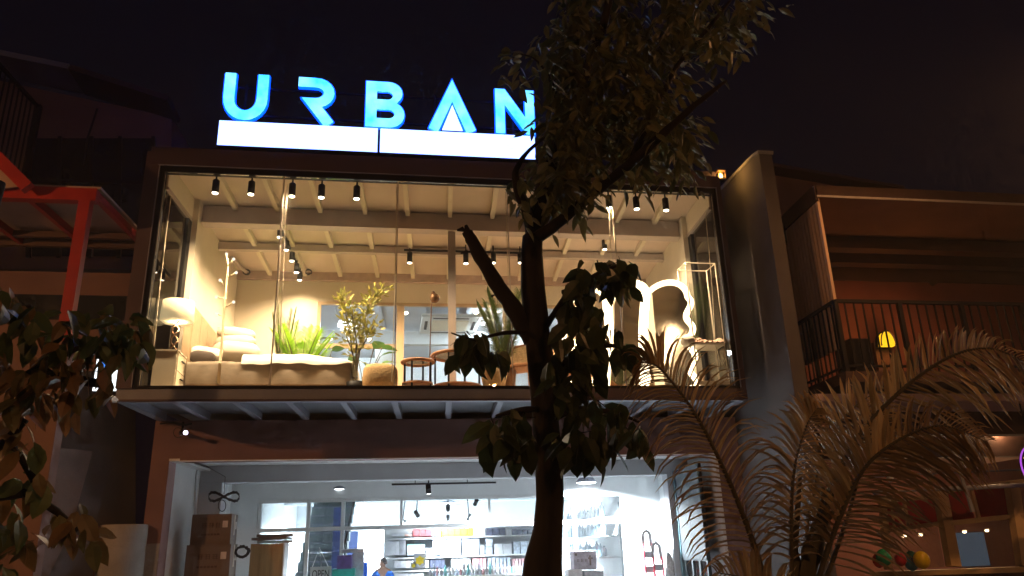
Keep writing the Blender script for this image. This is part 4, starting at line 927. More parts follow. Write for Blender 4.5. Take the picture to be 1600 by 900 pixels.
# shelving along the rear and the goods on it
SYY = 8.0
def shelf_run(pa_, pb_, rows, Y, label, name='wall_shelving'):
    x0_, x1_ = P(pa_, 860, Y).x, P(pb_, 860, Y).x
    t = thing(name, label, 'shelving', ((x0_ + x1_) / 2, Y, 0.1))
    B(x0_, x1_, Y + 0.42, Y + 0.45, 0.1, P((pa_ + pb_) / 2, 818, Y).z).build('back_panel', M_white, t)
    for y in rows: z = P((pa_ + pb_) / 2, y, Y).z; B(x0_, x1_, Y, Y + 0.42, z - 0.03, z).build('shelf', M_wframe, t)
    n = 4
    for k in range(n + 1): x = x0_ + (x1_ - x0_) * k / n; B(x - 0.012, x + 0.012, Y + 0.405, Y + 0.419, 0.1, P((pa_ + pb_) / 2, 818, Y).z).build('upright', M_wframe, t)
    return x0_, x1_
rows = (838, 868, 888, 910)
shelf_run(600, 862, rows, SYY, 'white wall shelving full of household goods across the rear')
M_maroon = mat('maroon_box', (0.20, 0.012, 0.02), 0.5, 0.15); M_yel = mat('yellow_box', (0.62, 0.38, 0.01), 0.5, 0.12); M_ink = mat('dark_frame_box', (0.05, 0.06, 0.10), 0.5, 0.7, 14)
M_pale = mat('pale_blue_box', (0.45, 0.52, 0.62), 0.5, 0.4, 16); M_aqua = mat('aqua_lid', (0.12, 0.38, 0.38), 0.4); M_pinkb = mat('pink_bottle', (0.55, 0.28, 0.30), 0.4, 0.3, 14)
ORD = ['leftmost', 'second', 'third', 'fourth', 'fifth', 'sixth', 'seventh', 'eighth', 'ninth', 'tenth', 'eleventh', 'twelfth', 'thirteenth', 'fourteenth', 'fifteenth', 'sixteenth', 'seventeenth', 'eighteenth', 'nineteenth']
def row(px, w, n, y0, y1, m, name, label, cat, group, gap=0.6, Y=SYY):
    for k in range(n):
        goods(px + k * w + gap / 2, px + (k + 1) * w - gap / 2, y0, y1 - 0.4, Y + 0.05, 0.28, m, name, label if n == 1 else label + (', leftmost' if k == 0 else ', %s from the left' % ORD[k]), cat, group if n > 1 else None)
row(645, 9.7, 3, 826.5, 838, M_maroon, 'maroon_box', 'dark red box in the row of three on the top shelf', 'box', 'dark red boxes on the top shelf')
row(675, 4.4, 3, 829, 838, M_whitec, 'white_box', 'narrow white box between the red and the yellow boxes', 'box', 'narrow white boxes on the top shelf')
row(690, 10.0, 5, 825, 838, M_yel, 'yellow_box', 'yellow box in the row of five on the top shelf', 'box', 'yellow boxes on the top shelf')
row(612, 19, 1, 833, 838, M_whitec, 'white_bowl_box', 'white carton at the left end of the top shelf', 'box', None)
row(632, 11, 1, 835, 838, mat('pink_flat_box', (0.5, 0.3, 0.25), 0.6), 'pink_box', 'low pinkish box left of the dark red boxes', 'box', None)
row(760, 10, 3, 825, 838, M_ink, 'framed_print', 'dark framed pack on the top shelf right of the yellow boxes', 'box', 'dark framed packs on the top shelf')
row(790, 5, 2, 827, 838, M_whitec, 'white_pack', 'small white pack at the right end of the top shelf', 'box', 'small white packs on the top shelf')
row(624, 10, 1, 843, 868, M_greyc, 'cup_carton', 'grey carton with pictured cups on the second shelf', 'box', None)
row(636, 14, 2, 852, 868, M_pale, 'storage_tub', 'pale storage tub with an aqua lid on the second shelf', 'tub', 'storage tubs on the second shelf')
row(636, 14, 2, 850.5, 852.5, M_aqua, 'tub_lid', 'flat aqua lid on a storage tub of the second shelf', 'lid', 'aqua lids on the second shelf')
row(676, 11, 2, 842, 868, M_pale, 'pale_carton', 'pale blue patterned carton on the second shelf', 'box', 'pale blue cartons on the second shelf')
for k in range(4): goods(699, 720, 843 + 6.2 * k, 848.8 + 6.2 * k, SYY + 0.05, 0.3, M_whitec, 'flat_box', 'flat white box in the stack on the second shelf, %s' % ('topmost', 'second from top', 'third from top', 'lowest')[k], 'box', 'stacked flat white boxes')
for r_ in range(2):
    row(722, 13.5, 2, 842 + 13 * r_, 854.6 + 13 * r_, M_pale, 'kettle_box', 'square pale box in the %s row of the block of four' % ('upper', 'lower')[r_], 'box', 'square pale boxes on the second shelf')
    row(759, 11, 1, 842 + 13 * r_, 854.6 + 13 * r_, M_pale, 'kettle_box', 'square pale box on the second shelf at the right, %s' % ('upper', 'lower')[r_], 'box', None)
row(772, 14, 2, 850, 868, M_whitec, 'white_carton', 'white patterned carton at the right end of the second shelf', 'box', 'white patterned cartons on the second shelf')
row(672, 4.6, 5, 874, 888, M_ink, 'dark_jar', 'small dark jar on the third shelf behind the yellow star', 'jar', 'dark jars on the third shelf')
row(705, 6, 5, 872, 888, M_whitec, 'white_bottle', 'white bottle in the row on the third shelf', 'bottle', 'white bottles on the third shelf')
row(738, 5.5, 4, 872, 888, M_pinkb, 'pink_bottle', 'pinkish bottle in the row on the third shelf', 'bottle', 'pink bottles on the third shelf')
row(762, 6, 6, 871, 888, M_pale, 'grey_bottle', 'pale grey bottle at the right end of the third shelf', 'bottle', 'pale bottles on the third shelf')
row(680, 6, 19, 895, 910, M_pale, 'glass_bottle', 'clear pale bottle on the lowest visible shelf', 'bottle', 'clear bottles on the lowest shelf', gap=1.5)
row(800, 8, 7, 827, 838, M_ink, 'dark_pack', 'dark pack on the top shelf beside the trunk', 'box', 'dark packs on the top shelf by the trunk')
row(802, 11, 5, 846, 868, M_pale, 'pale_pack', 'pale pack on the second shelf beside the trunk', 'box', 'pale packs on the second shelf by the trunk')
row(800, 5, 11, 873, 888, M_pinkb, 'rosy_bottle', 'rosy bottle on the third shelf beside the trunk', 'bottle', 'rosy bottles on the third shelf by the trunk')
row(606, 8, 7, 895, 910, M_whitec, 'white_jar', 'white jar on the lowest shelf behind the person', 'jar', 'white jars on the lowest shelf')
row(606, 6, 3, 846, 868, M_whitec, 'white_tube', 'tall white tube at the left end of the second shelf', 'tube', 'white tubes on the second shelf')
row(616, 9, 6, 876, 888, M_whitec, 'white_tin', 'white tin on the third shelf left of the dark jars', 'tin', 'white tins on the third shelf')
# second tier of goods standing nearer, on a low gondola
gdx0, gdx1 = P(668, 900, 6.6).x, P(840, 900, 6.6).x
gd = thing('gondola_shelf', 'low white display gondola in the aisle left of the trunk', 'shelving', ((gdx0 + gdx1) / 2, 6.8, 0.1))
gz = P(750, 898, 6.6).z
B(gdx0, gdx1, 6.6, 7.0, gz - 0.03, gz).build('shelf', M_wframe, gd); B(gdx0 + 0.02, gdx1 - 0.02, 6.65, 6.95, 0.1, gz - 0.031).build('body', M_white, gd)
gr_ = random.Random(9); gm = [M_whitec, M_pale, M_pinkb, M_greyc, M_aqua, M_whitec]; nmz = ['white', 'pale', 'pinkish', 'grey', 'aqua', 'cream']
x = gdx0 + 0.03; k = 0
while x < gdx1 - 0.1:
    w = gr_.uniform(0.05, 0.085); h = gr_.uniform(0.12, 0.26); q = k % 6
    tag(MB().lathe((x + w / 2, 6.72, gz + 0.001), [(w * 0.44, 0), (w * 0.46, 0.008), (w * 0.46, h * 0.72), (w * 0.2, h * 0.85), (w * 0.2, h)], 10).build('pump_bottle', gm[q], None, True), '%s bottle on the aisle gondola, %s of its colour' % (nmz[q], ORD[k // 6] if k // 6 else 'leftmost'), 'bottle', 'bottles on the aisle gondola')
    x += w + 0.012; k += 1
# yellow star signs
M_ystar = emat('yellow_star_print', (1.0, 0.80, 0.02), 0.9)
for k, (px, py, r_) in enumerate(((656, 876, 0.10), (646, 884, 0.05))):
    c = P(px, py, 6.8); pts = [c + Vector((math.cos(2 * math.pi * i / 12) * r_ * (1 if i % 2 else 0.72), 0, math.sin(2 * math.pi * i / 12) * r_ * (1 if i % 2 else 0.72))) for i in range(12)]
    t = thing('price_card', 'white card with a %s yellow burst hanging before the shelves' % ('large', 'small')[k], 'price card', c)
    B(c.x - r_ * 1.25, c.x + r_ * 1.25, 6.805, 6.81, c.z - r_ * 1.5, c.z + r_ * 1.4).build('card', M_whitec, t)
    MB().prism(pts, (0, 0.004, 0)).build('burst', mat('yellow_print', (0.8, 0.6, 0.0), 0.5), t)
    MB().tube([c + Vector((0, 0.01, r_ * 1.3)), Vector((c.x, 6.81, 2.72))], 0.003, 4).build('string', M_cord, t)
# right-hand shelves receding along the wall, seen right of the trunk
rs = thing('side_shelving', 'white shelves with bottles running back along the right wall', 'shelving', sk(3.9, 7.5, 0.1))
for k, z in enumerate((1.35, 1.75, 2.1)):
    B(3.75, 4.2, 5.6, 10.5, z - 0.03, z, True).build('shelf', M_wframe, rs)
B(4.2, 4.24, 5.6, 10.5, 0.1, 2.4, True).build('back_panel', M_white, rs)
M_dkb = mat('blue_grey_bottle', (0.10, 0.16, 0.2), 0.4, 0.5, 12)
for k, z in enumerate((1.35, 1.75, 2.1)):
    for j in range(12):
        y = 5.75 + j * 0.39; h = 0.2 + 0.05 * ((j * 7 + k) % 3); c = sk(3.9, y, z + 0.001)
        tag(MB().lathe(c, [(0.05, 0), (0.055, 0.01), (0.055, h * 0.7), (0.02, h * 0.85), (0.02, h)], 10).build('bottle', M_dkb, None, True), 'dark bottle on the %s side shelf along the right wall, %s' % (('lower', 'middle', 'upper')[k], 'nearest' if j == 0 else ORD[j] + ' back'), 'bottle', 'dark bottles on the %s side shelf' % ('lower', 'middle', 'upper')[k])
# red step ladders with wrapped tops
M_redl = mat('red_ladder_paint', (0.55, 0.01, 0.03), 0.4, 0.1); M_alu = mat('bare_aluminium', (0.55, 0.57, 0.6), 0.35, 0.1, metal=0.8); M_wrap = mat('plastic_wrap', (0.6, 0.62, 0.64), 0.25, 0.3, 20, 0.8)
def ladder(px, Y, toppy, label):
    c = P(px, 890, Y); top = P(px, toppy, Y).z; t = thing('step_ladder', label, 'ladder', (c.x, Y, 0.1), 'red step ladders')
    for s in (-1, 1): MB().bar((c.x + 0.075 * s * 1.25, Y, 0.1), (c.x + 0.075 * s, Y + 0.06, top), 0.022, 0.045, (0, 1, 0)).build('rail', M_redl, t)
    n = 6
    for k in range(n):
        z = top - 0.12 - k * 0.24
        if z > 0.2: B(c.x - 0.07, c.x + 0.07, Y - 0.03 + 0.01 * (n - k), Y + 0.12, z - 0.1, z).build('step', M_alu, t)
    pts = [(c.x - 0.07, Y + 0.1, top - 0.02), (c.x - 0.06, Y + 0.1, top + 0.18), (c.x, Y + 0.1, top + 0.23), (c.x + 0.06, Y + 0.1, top + 0.18), (c.x + 0.08, Y + 0.1, top - 0.05)]
    MB().tube(pts, [0.025, 0.035, 0.04, 0.035, 0.03], 8).build('wrapped_handle', M_wrap, t, True)
ladder(1017, 3.35, 850, 'red folded step ladder, taller of the two by the white wall')
ladder(1031, 3.2, 870, 'red folded step ladder, shorter and nearer of the two')
w_ = P(1047, 890, 3.1); tag(MB().blob((w_.x, 3.12, 0.75), 0.07, 0.07, 0.66, 12, 14, 0.12, 9, 0.6).build('wrapped_roll', M_wrap, None, True), 'plastic wrapped roll leaning beside the red ladders', 'roll')

# open dark folding door on the right of the porch
M_door = mat('dark_teal_steel', (0.006, 0.011, 0.014), 0.6, 0.2, 5, 0.1, spec=0.15); M_tealedge = mat('teal_door_edge', (0.02, 0.075, 0.09), 0.4)
dr = thing('folding_door', 'dark steel door folded back against the right side of the porch', 'door', sk(4.78, 1.85, 0.1))
dx = 4.62
dtop = 2.74
B(dx, dx + 0.05, 1.62, 2.85, 1.30, dtop, True).build('upper_leaf', M_door, dr)
for k in range(2): B(dx - 0.008, dx - 0.001, 1.64 + k * 0.605, 1.64 + k * 0.605 + 0.598, 1.32, dtop - 0.02, True).build('leaf_panel', M_door, dr)
B(dx - 0.02, dx + 0.06, 2.85, 2.95, 0.1, dtop, True).build('door_edge', M_tealedge, dr)
for y in (1.62, 1.98, 2.34, 2.7): B(dx, dx + 0.05, y, y + 0.07, 0.1, 1.298, True).build('stile', M_door, dr)
for k, y in enumerate((1.69, 2.05, 2.41)): B(dx + 0.02, dx + 0.026, y, y + 0.29, 0.12, 1.296, True).build('pane', glass('poster_glass', (0.9, 0.95, 1)), dr)
# person in blue between the shelves
def person():
    c = P(598, 888, 6.2); t = thing('person', 'person in a bright blue shirt facing the shelves', 'person', (c.x, 6.2, 0.1))
    H0 = 0.1; hz_ = P(598, 873, 6.2).z; hh = hz_ - H0; sc = hh / 1.62
    M_skin = mat('skin', (0.22, 0.12, 0.08), 0.55, 0.08); M_hair = mat('black_hair', (0.012, 0.01, 0.01), 0.5, 0.3, 40, 0.5); M_shirt = mat('blue_shirt', (0.005, 0.14, 0.62), 0.8, 0.1, 12, 0.3); M_trs = mat('dark_trousers', (0.02, 0.02, 0.03), 0.85)
    g = lambda x, y, z: (c.x + x * sc, 6.2 + y * sc, H0 + z * sc)
    V = [g(0, 0, .88), g(0, 0, 1.05), g(0, -.01, 1.25), g(0, 0, 1.37), g(0, 0, 1.44), g(0, .0, 1.53), g(0, 0.01, 1.6),
         g(-.17, 0, 1.32), g(-.22, .02, 1.08), g(-.2, -.12, .9), g(-.19, -.18, .84), g(.17, 0, 1.32), g(.22, .02, 1.08), g(.2, -.12, .9), g(.19, -.18, .84),
         g(-.09, 0, .84), g(-.1, .0, .46), g(-.1, .02, .08), g(-.1, -.1, .03), g(.09, 0, .84), g(.1, 0, .46), g(.1, .02, .08), g(.1, -.1, .03)]
    Ed = [(0, 1), (1, 2), (2, 3), (3, 4), (4, 5), (5, 6), (3, 7), (7, 8), (8, 9), (9, 10), (3, 11), (11, 12), (12, 13), (13, 14), (0, 15), (15, 16), (16, 17), (17, 18), (0, 19), (19, 20), (20, 21), (21, 22)]
    Rd = [.13, .125, .14, .10, .052, .085, .07, .06, .047, .038, .035, .06, .047, .038, .035, .085, .062, .042, .035, .085, .062, .042, .035]
    def skin(name, V, Ed, Rd, m, root=0, infl=0.0):
        me = bpy.data.meshes.new(name); me.from_pydata([tuple(Vector(v) - t.location) for v in V], Ed, []); o = bpy.data.objects.new(name, me); COL.objects.link(o); o.parent = t
        md = o.modifiers.new('skin', 'SKIN'); o.modifiers.new('sub', 'SUBSURF').levels = 2; o.modifiers['sub'].render_levels = 2
        for i, sv in enumerate(me.skin_vertices[0].data): sv.radius = (Rd[i] * sc + infl, Rd[i] * sc + infl); sv.use_root = (i == root)
        me.materials.append(m); return o
    skin('body', V, Ed, Rd, M_skin)
    SV = [V[0], V[1], V[2], V[3], V[7], tuple(Vector(V[7]).lerp(Vector(V[8]), .8)), V[11], tuple(Vector(V[11]).lerp(Vector(V[12]), .8))]
    skin('shirt', SV, [(0, 1), (1, 2), (2, 3), (3, 4), (4, 5), (3, 6), (6, 7)], [.15, .145, .155, .115, .09, .075, .09, .075], M_shirt, 0, 0.006)
    TV = [V[0], V[15], V[16], V[17], V[19], V[20], V[21]]
    skin('trousers', TV, [(0, 1), (1, 2), (2, 3), (0, 4), (4, 5), (5, 6)], [.14, .1, .075, .06, .1, .075, .06], M_trs, 0, 0.006)
    hd = Vector(g(0, 0.0, 1.535))
    hr = MB(); hr.blob(hd + Vector((0.012, 0.02, 0.02)) * sc, .087 * sc, .1 * sc, .095 * sc, 16, 10, 0.04, 2); hr.build('hair', M_hair, t, True)
    fc_ = MB(); fc_.blob(hd + Vector((-0.03, -0.05, -0.03)) * sc, .055 * sc, .05 * sc, .075 * sc, 14, 8); fc_.blob(hd + Vector((-0.05, -0.1, -0.02)) * sc, .012 * sc, .02 * sc, .018 * sc, 8, 6)
    fc_.blob(hd + Vector((-0.088, 0.01, -0.01)) * sc, .01 * sc, .02 * sc, .03 * sc, 8, 6); fc_.blob(hd + Vector((0.092, 0.01, -0.01)) * sc, .01 * sc, .02 * sc, .03 * sc, 8, 6)
    fc_.build('face', M_skin, t, True)
person()

# ------------------------------------------------------------------ small exterior fittings
cc = P(290, 676, 1.15)
cv = thing('security_camera', 'small security camera with a glowing lens under the overhang at the left', 'camera', cc)
MB().tube([cc + Vector((-0.12, 0.25, 0.03)), cc], 0.035, 12).build('body', M_black, cv, True)
MB().tube([cc, cc + (EYE - cc).normalized() * 0.012], 0.03, 12).build('lens', emat('camera_led', (0.75, 0.72, 1.0), 6.0), cv)
MB().tube([cc + Vector((-0.12, 0.25, 0.03)), cc + Vector((-0.13, 0.33, 0.12)), cc + Vector((-0.13, 0.33, 0.2))], 0.015, 8).build('bracket', M_black, cv)
tag(MB().tube([P(250, 662, 1.44), P(270, 660, 1.42), P(290, 664, 1.40), P(300, 662, 1.42)], 0.014, 6).tube([P(278 + 7 * math.sin(k * .6), 676 + 8 * math.cos(k * .6), 1.40) for k in range(14)], 0.006, 5).build('camera_cable', M_wire, None, True), 'black cables bunched under the overhang beside the security camera', 'cable')
lt = P(1125, 270, 0.1); lt.z = 6.861
ln = thing('amber_lantern', 'small amber lantern glowing on the roof edge at the right', 'lantern', lt)
MB().box(lt.x - 0.06, lt.x + 0.06, lt.y - 0.06, lt.y + 0.06, lt.z, lt.z + 0.02).build('base', M_black, ln)
lan = MB()
for a in (-0.055, 0.055):
    for b in (-0.055, 0.055): lan.box(lt.x + a - 0.005, lt.x + a + 0.005, lt.y + b - 0.005, lt.y + b + 0.005, lt.z + 0.02, lt.z + 0.14)
lan.box(lt.x - 0.065, lt.x + 0.065, lt.y - 0.065, lt.y + 0.065, lt.z + 0.14, lt.z + 0.155); lan.build('cage', M_brass, ln)
MB().blob((lt.x, lt.y, lt.z + 0.075), 0.035, 0.035, 0.05, 12, 8).build('bulb', emat('amber_bulb', (1.0, 0.5, 0.08), 14.0), ln, True)
lamp('lantern_light', 'POINT', (lt.x, lt.y - 0.08, lt.z + 0.08), 1.2, (1, 0.5, 0.12), ln, 0.05)

# ------------------------------------------------------------------ party wall between the shop and the right neighbour
pwl = thing('party_wall', 'tall grey plaster wall standing between the shop and the balcony building', 'wall', sk(5.38, 0, 0.1))
prof = [(-0.65, 0.1), (-0.65, 6.93), (-0.45, 6.98), (10.2, 7.9), (10.2, 0.1)]
MB().prism([sk(5.285, y, z) for y, z in prof], (0.2, 0, 0)).build('wall', M_finwall, pwl)
MB().prism([sk(5.265, y, z) for y, z in ((-0.66, 6.931), (-0.46, 6.982), (10.2, 7.902), (10.2, 7.94), (-0.46, 7.03), (-0.68, 6.975))], (0.24, 0, 0)).build('coping', M_conc, pwl)

# ------------------------------------------------------------------ right neighbour with balcony
nb = thing('balcony_building', 'brown restaurant building with a corrugated side screen and an upper balcony', 'building', sk(8, 0, 0.1))
NX, NY = 6.0, -0.8
M_warmw = mat('ochre_plaster', (0.17, 0.06, 0.042), 0.85, 0.2, 2, 0.2); M_dkwood = mat('dark_timber', (0.06, 0.03, 0.022), 0.7, 0.3, 4, 0.2)
# gable wall above
MB().prism([P(1188, 268, 1.6), P(1392, 303, 1.6), P(1700, 345, 1.6), P(1700, 700, 1.6), P(1188, 600, 1.6)], (0.5, 8, 0)).build('gable_wall', M_brown, nb)
MB().bar(P(1186, 265, 1.55), P(1400, 302, 1.55), 0.5, 0.06).build('gable_coping', M_clad, nb)
# roof slab and fascia over the balcony
rz_ = 6.19
B(NX, 14.0, NY, 1.5, rz_, rz_ + 0.16, True).build('balcony_roof', M_brown, nb)
B(NX - 0.02, 14.0, NY - 0.03, NY - 0.001, rz_ + 0.02, rz_ + 0.18, True).build('fascia', M_dkwood, nb)
B(NX - 0.02, 14.0, NY - 0.05, NY - 0.031, rz_ - 0.012, rz_ + 0.018, True).build('gutter_edge', mat('pale_flashing', (0.45, 0.42, 0.4), 0.4), nb)
B(NX - 0.04, NX - 0.001, NY - 0.03, 0.95, rz_ - 0.06, rz_ + 0.18, True).build('verge_board', M_dkwood, nb)
B(5.50, 5.96, 0.2, 0.75, rz_ - 0.3, rz_ + 0.02, True).build('beam_end', M_black, nb)
for y0 in (0.55, 1.2): B(NX + 0.05, 14.0, y0, y0 + 0.22, rz_ - 0.2, rz_ - 0.001, True).build('ceiling_beam', M_dkwood, nb)
B(NX + 0.06, 14.0, 1.45, 1.55, 3.6, rz_, True).build('balcony_wall', M_warmw, nb)
tz = [P(1425, 416, 1.42), P(1510, 416, 1.42), P(1458, 447, 1.42)]; MB().prism(tz, (0, 0.02, 0)).build('triangular_shade', M_dkwood, nb)  # flat dark triangle stands in for the triangular shade on the balcony wall
B(NX + 0.3, 14, 1.425, 1.449, P(1400, 440, 1.43).z, P(1400, 418, 1.43).z, True).build('dark_band', M_dkwood, nb)
# corrugated screen: separate vertical ribs
ys = NY; k = 0
scr = B(NX + 0.02, NX + 0.03, NY, 1.44, 4.0, rz_ - 0.002, True).build('screen_backing', M_corr, nb)
while ys < 1.40:
    B(NX - 0.012, NX + 0.02, ys, ys + 0.062, 4.0, rz_ - 0.062, True).build('screen_rib', M_corr, scr); ys += 0.095
# balcony slab and railing
B(5.92, 14.0, NY - 0.1, 1.44, 3.5, 3.64, True).build('balcony_slab', M_dkwood, nb)
rl = MB(); rt_ = 4.62
rail_ = MB().bar(sk(NX - 0.03, NY - 0.05, rt_), sk(14, NY - 0.05, rt_), 0.05, 0.045).bar(sk(NX - 0.03, NY - 0.05, 3.72), sk(14, NY - 0.05, 3.72), 0.03, 0.03).bar(sk(NX - 0.03, NY - 0.05, rt_ - 0.0), sk(NX - 0.03, 1.4, rt_), 0.05, 0.043).bar(sk(NX - 0.03, NY - 0.05, 3.72), sk(NX - 0.03, 1.4, 3.72), 0.03, 0.028).build('railing', M_black, nb)
x = NX - 0.03; i = 0
while x < 12.5:
    w = 0.028 if i % 7 == 0 else 0.009
    MB().bar(sk(x, NY - 0.05, 3.64), sk(x, NY - 0.05, rt_ - 0.01), w * 2, w * 2, (0, 1, 0)).build('railing_bar', M_black, rail_); x += 0.135; i += 1
y = NY + 0.085; i = 1
while y < 1.35:
    w = 0.024 if i % 6 == 0 else 0.009
    MB().bar(sk(NX - 0.03, y, 3.64), sk(NX - 0.03, y, rt_ - 0.01), w * 2, w * 2, (0, 1, 0)).build('railing_bar', M_black, rail_); y += 0.125; i += 1
# ceiling of the open ground floor, beam, posts
B(5.6, 14.0, -0.6, 3.2, 3.30, 3.40, True).build('porch_ceiling', mat('mauve_ceiling', (0.40, 0.30, 0.30), 0.8, 0.1), nb)
B(5.6, 14.0, 0.3, 0.55, 2.96, 3.298, True).build('porch_beam', M_dkwood, nb)
B(5.6, 14.0, 1.4, 1.6, 2.75, 3.298, True).build('porch_beam', M_dkwood, nb)
B(5.49, 6.15, 0.9, 1.6, 0.1, 3.498, True).build('pier', mat('tan_boards', (0.26, 0.18, 0.12), 0.8, 0.2, 3, 0.2, stretch=(1, 1, 6)), nb)
MB().tube([P(1490, 705, -0.3), P(1520, 800, -0.3)], 0.03, 8).build('brace', M_steel, nb)
MB().tube([P(1365, 770, 0.0), P(1480, 764, 0.0), P(1620, 757, 0.0)], 0.03, 8).build('pipe_rail', M_steel, nb)
MB().tube([P(1365, 744, 0.6), P(1640, 732, 0.6)], 0.025, 8).build('pipe_rail', M_steel, nb)
# ground floor windows: cream frames, red upper panels, running towards the street on the right
M_creamf = mat('cream_paint', (0.62, 0.46, 0.24), 0.6, 0.12, 5, 0.1); M_redp = mat('red_panel', (0.42, 0.012, 0.016), 0.5, 0.2, 4); 
def W(px, py): return P(px, py, 2.0 - (px - 1380) / 220 * 1.3)
gw = thing('restaurant_window', 'cream framed restaurant window with dark red upper panels behind the palm', 'window', W(1480, 890))
def wbar(a, b, w, nm='frame_bar'): MB().bar(W(*a), W(*b), w, w * 0.8, (0, 1, 0)).build(nm, M_creamf, gw)
wbar((1378, 830), (1468, 818), 0.06); wbar((1470, 819), (1600, 805), 0.07); wbar((1466, 768), (1600, 752), 0.07); wbar((1372, 785), (1464, 776), 0.05)
wbar((1468, 765), (1490, 885), 0.17, 'post'); wbar((1378, 775), (1388, 890), 0.10, 'post'); wbar((1580, 755), (1600, 885), 0.16, 'post'); wbar((1517, 762), (1530, 812), 0.05); wbar((1413, 782), (1420, 826), 0.04); wbar((1392, 784), (1398, 828), 0.03)
for q in (((1380, 786), (1411, 784), (1418, 824), (1386, 827)), ((1416, 783), (1462, 777), (1468, 816), (1421, 823)), ((1474, 769), (1514, 764), (1526, 812), (1480, 817)), ((1521, 763), (1578, 757), (1585, 806), (1532, 811))):
    MB().prism([W(*p) + Vector((0, 0.03, 0)) for p in q], (0, 0.02, 0)).build('red_panel', M_redp, gw)
for q in (((1390, 830), (1466, 821), (1478, 886), (1398, 890)), ((1484, 820), (1582, 809), (1594, 884), (1496, 886))):
    MB().prism([W(*p) + Vector((0, 0.03, 0)) for p in q], (0, 0.008, 0)).build('pane', glass('restaurant_glass', (0.8, 0.8, 0.78), 1.2), gw)
MB().bar(W(1370, 897), W(1640, 888), 0.35, 0.07).build('sill', M_creamf, gw)
MB().prism([W(1366, 900), W(1640, 892), W(1640, 1120), W(1366, 1120)], (0.1, 0.15, 0)).build('apron_wall', M_brown, gw)
# dim dining room behind: back wall, bar screen
B(6.2, 14.0, 6.0, 6.2, 0.1, 3.3, True).build('dining_wall', M_warmw, nb)
tag(B(P(1500, 860, 5.8).x, P(1540, 860, 5.8).x, 5.75, 5.85, 0.9, P(1515, 832, 5.8).z).build('menu_screen', emat('dim_blue_screen', (0.10, 0.14, 0.20), 0.45)), 'dim blue-grey lit screen inside the restaurant', 'screen')
M_wbulb = emat('warm_bulb', (1.0, 0.72, 0.42), 12.0)
def bulb(px, py, Y, r, label, energy, name='downlight'):
    p = P(px, py, Y); t = thing(name, label, 'light', p, 'restaurant lights')
    MB().blob(p, r, r, r * 0.7, 10, 6).build('bulb', M_wbulb, t, True)
    MB().lathe(p + Vector((0, 0, r * 0.4)), [(r * 1.3, 0), (r * 1.3, 0.02), (r * 0.6, 0.03)], 12).build('fitting', M_wframe, t)
    lamp('warm_light', 'POINT', p + Vector((0, -0.05, -0.1)), energy, (1, 0.6, 0.3), t, 0.04)
def bulbz(px, py, Z, r, label, energy): p = PZ(px, py, Z); bulb(px, py, p.y, r, label, energy)
bulbz(1553, 664, 3.26, 0.04, 'bright downlight under the porch ceiling at the right edge', 4)
bulbz(1432, 668, 3.26, 0.03, 'small downlight under the porch ceiling behind the palm', 3)
for k, (x, y) in enumerate(((1438, 836), (1413, 838), (1507, 831), (1542, 829))):
    bulb(x, y, 4.2, 0.035, 'small warm bulb inside the restaurant, %s' % ['brightest behind the balloons', 'left one behind the balloons', 'over the blue screen', 'right of the blue screen'][k], 3, 'hanging_bulb')
cctv = P(1391, 750, 0.25); t = thing('dome_camera', 'small white dome camera under the restaurant beam', 'camera', cctv)
MB().lathe(cctv, [(0.02, -0.03), (0.045, 0.0), (0.05, 0.03), (0.03, 0.05)], 14).build('dome', M_wframe, t, True)
# neon emblem at the right edge
ne = P(1597, 728, -0.4); M_neonp = emat('violet_neon', (0.5, 0.10, 0.8), 0.7); M_neony = emat('yellow_neon', (1, 0.65, 0.1), 0.6)
nt_ = thing('neon_emblem', 'round neon emblem with violet rim and red heart cut by the right picture edge', 'sign', ne + Vector((0.2, 0, 0)))
c_ = ne + Vector((0.23, 0, 0))
MB().tube([c_ + Vector((0.24 * math.cos(k * math.pi / 16), 0, 0.28 * math.sin(k * math.pi / 16) * (1 if k < 16 else 1.15))) for k in range(32)], 0.012, 6, True).build('rim_tube', M_neonp, nt_, True)
MB().lathe((0, 0, 0), [(0.22, 0), (0.22, 0.02)], 32)
MB().prism([c_ + Vector((0.225 * math.cos(k * math.pi / 16), 0.02, 0.26 * math.sin(k * math.pi / 16))) for k in range(32)], (0, 0.03, 0)).build('disc', M_black, nt_)
MB().tube([c_ + Vector((-0.18, -0.01, 0.1)), c_ + Vector((-0.12, -0.01, 0.16)), c_ + Vector((-0.1, -0.01, 0.06)), c_ + Vector((-0.16, -0.01, 0.0))], 0.012, 6).build('yellow_tube', M_neony, nt_, True)
MB().prism([c_ + Vector((-0.12, 0.005, 0.12)), c_ + Vector((0.12, 0.005, 0.12)), c_ + Vector((0.14, 0.005, 0)), c_ + Vector((0, 0.005, -0.16)), c_ + Vector((-0.14, 0.005, 0))], (0, 0.012, 0)).build('red_heart', emat('red_neon_face', (0.7, 0.02, 0.03), 0.8), nt_)
MB().tube([c_ + Vector((0, 0.04, 0.2)), c_ + Vector((0, 0.04, 0.9))], 0.01, 5).build('hanger', M_black, nt_)
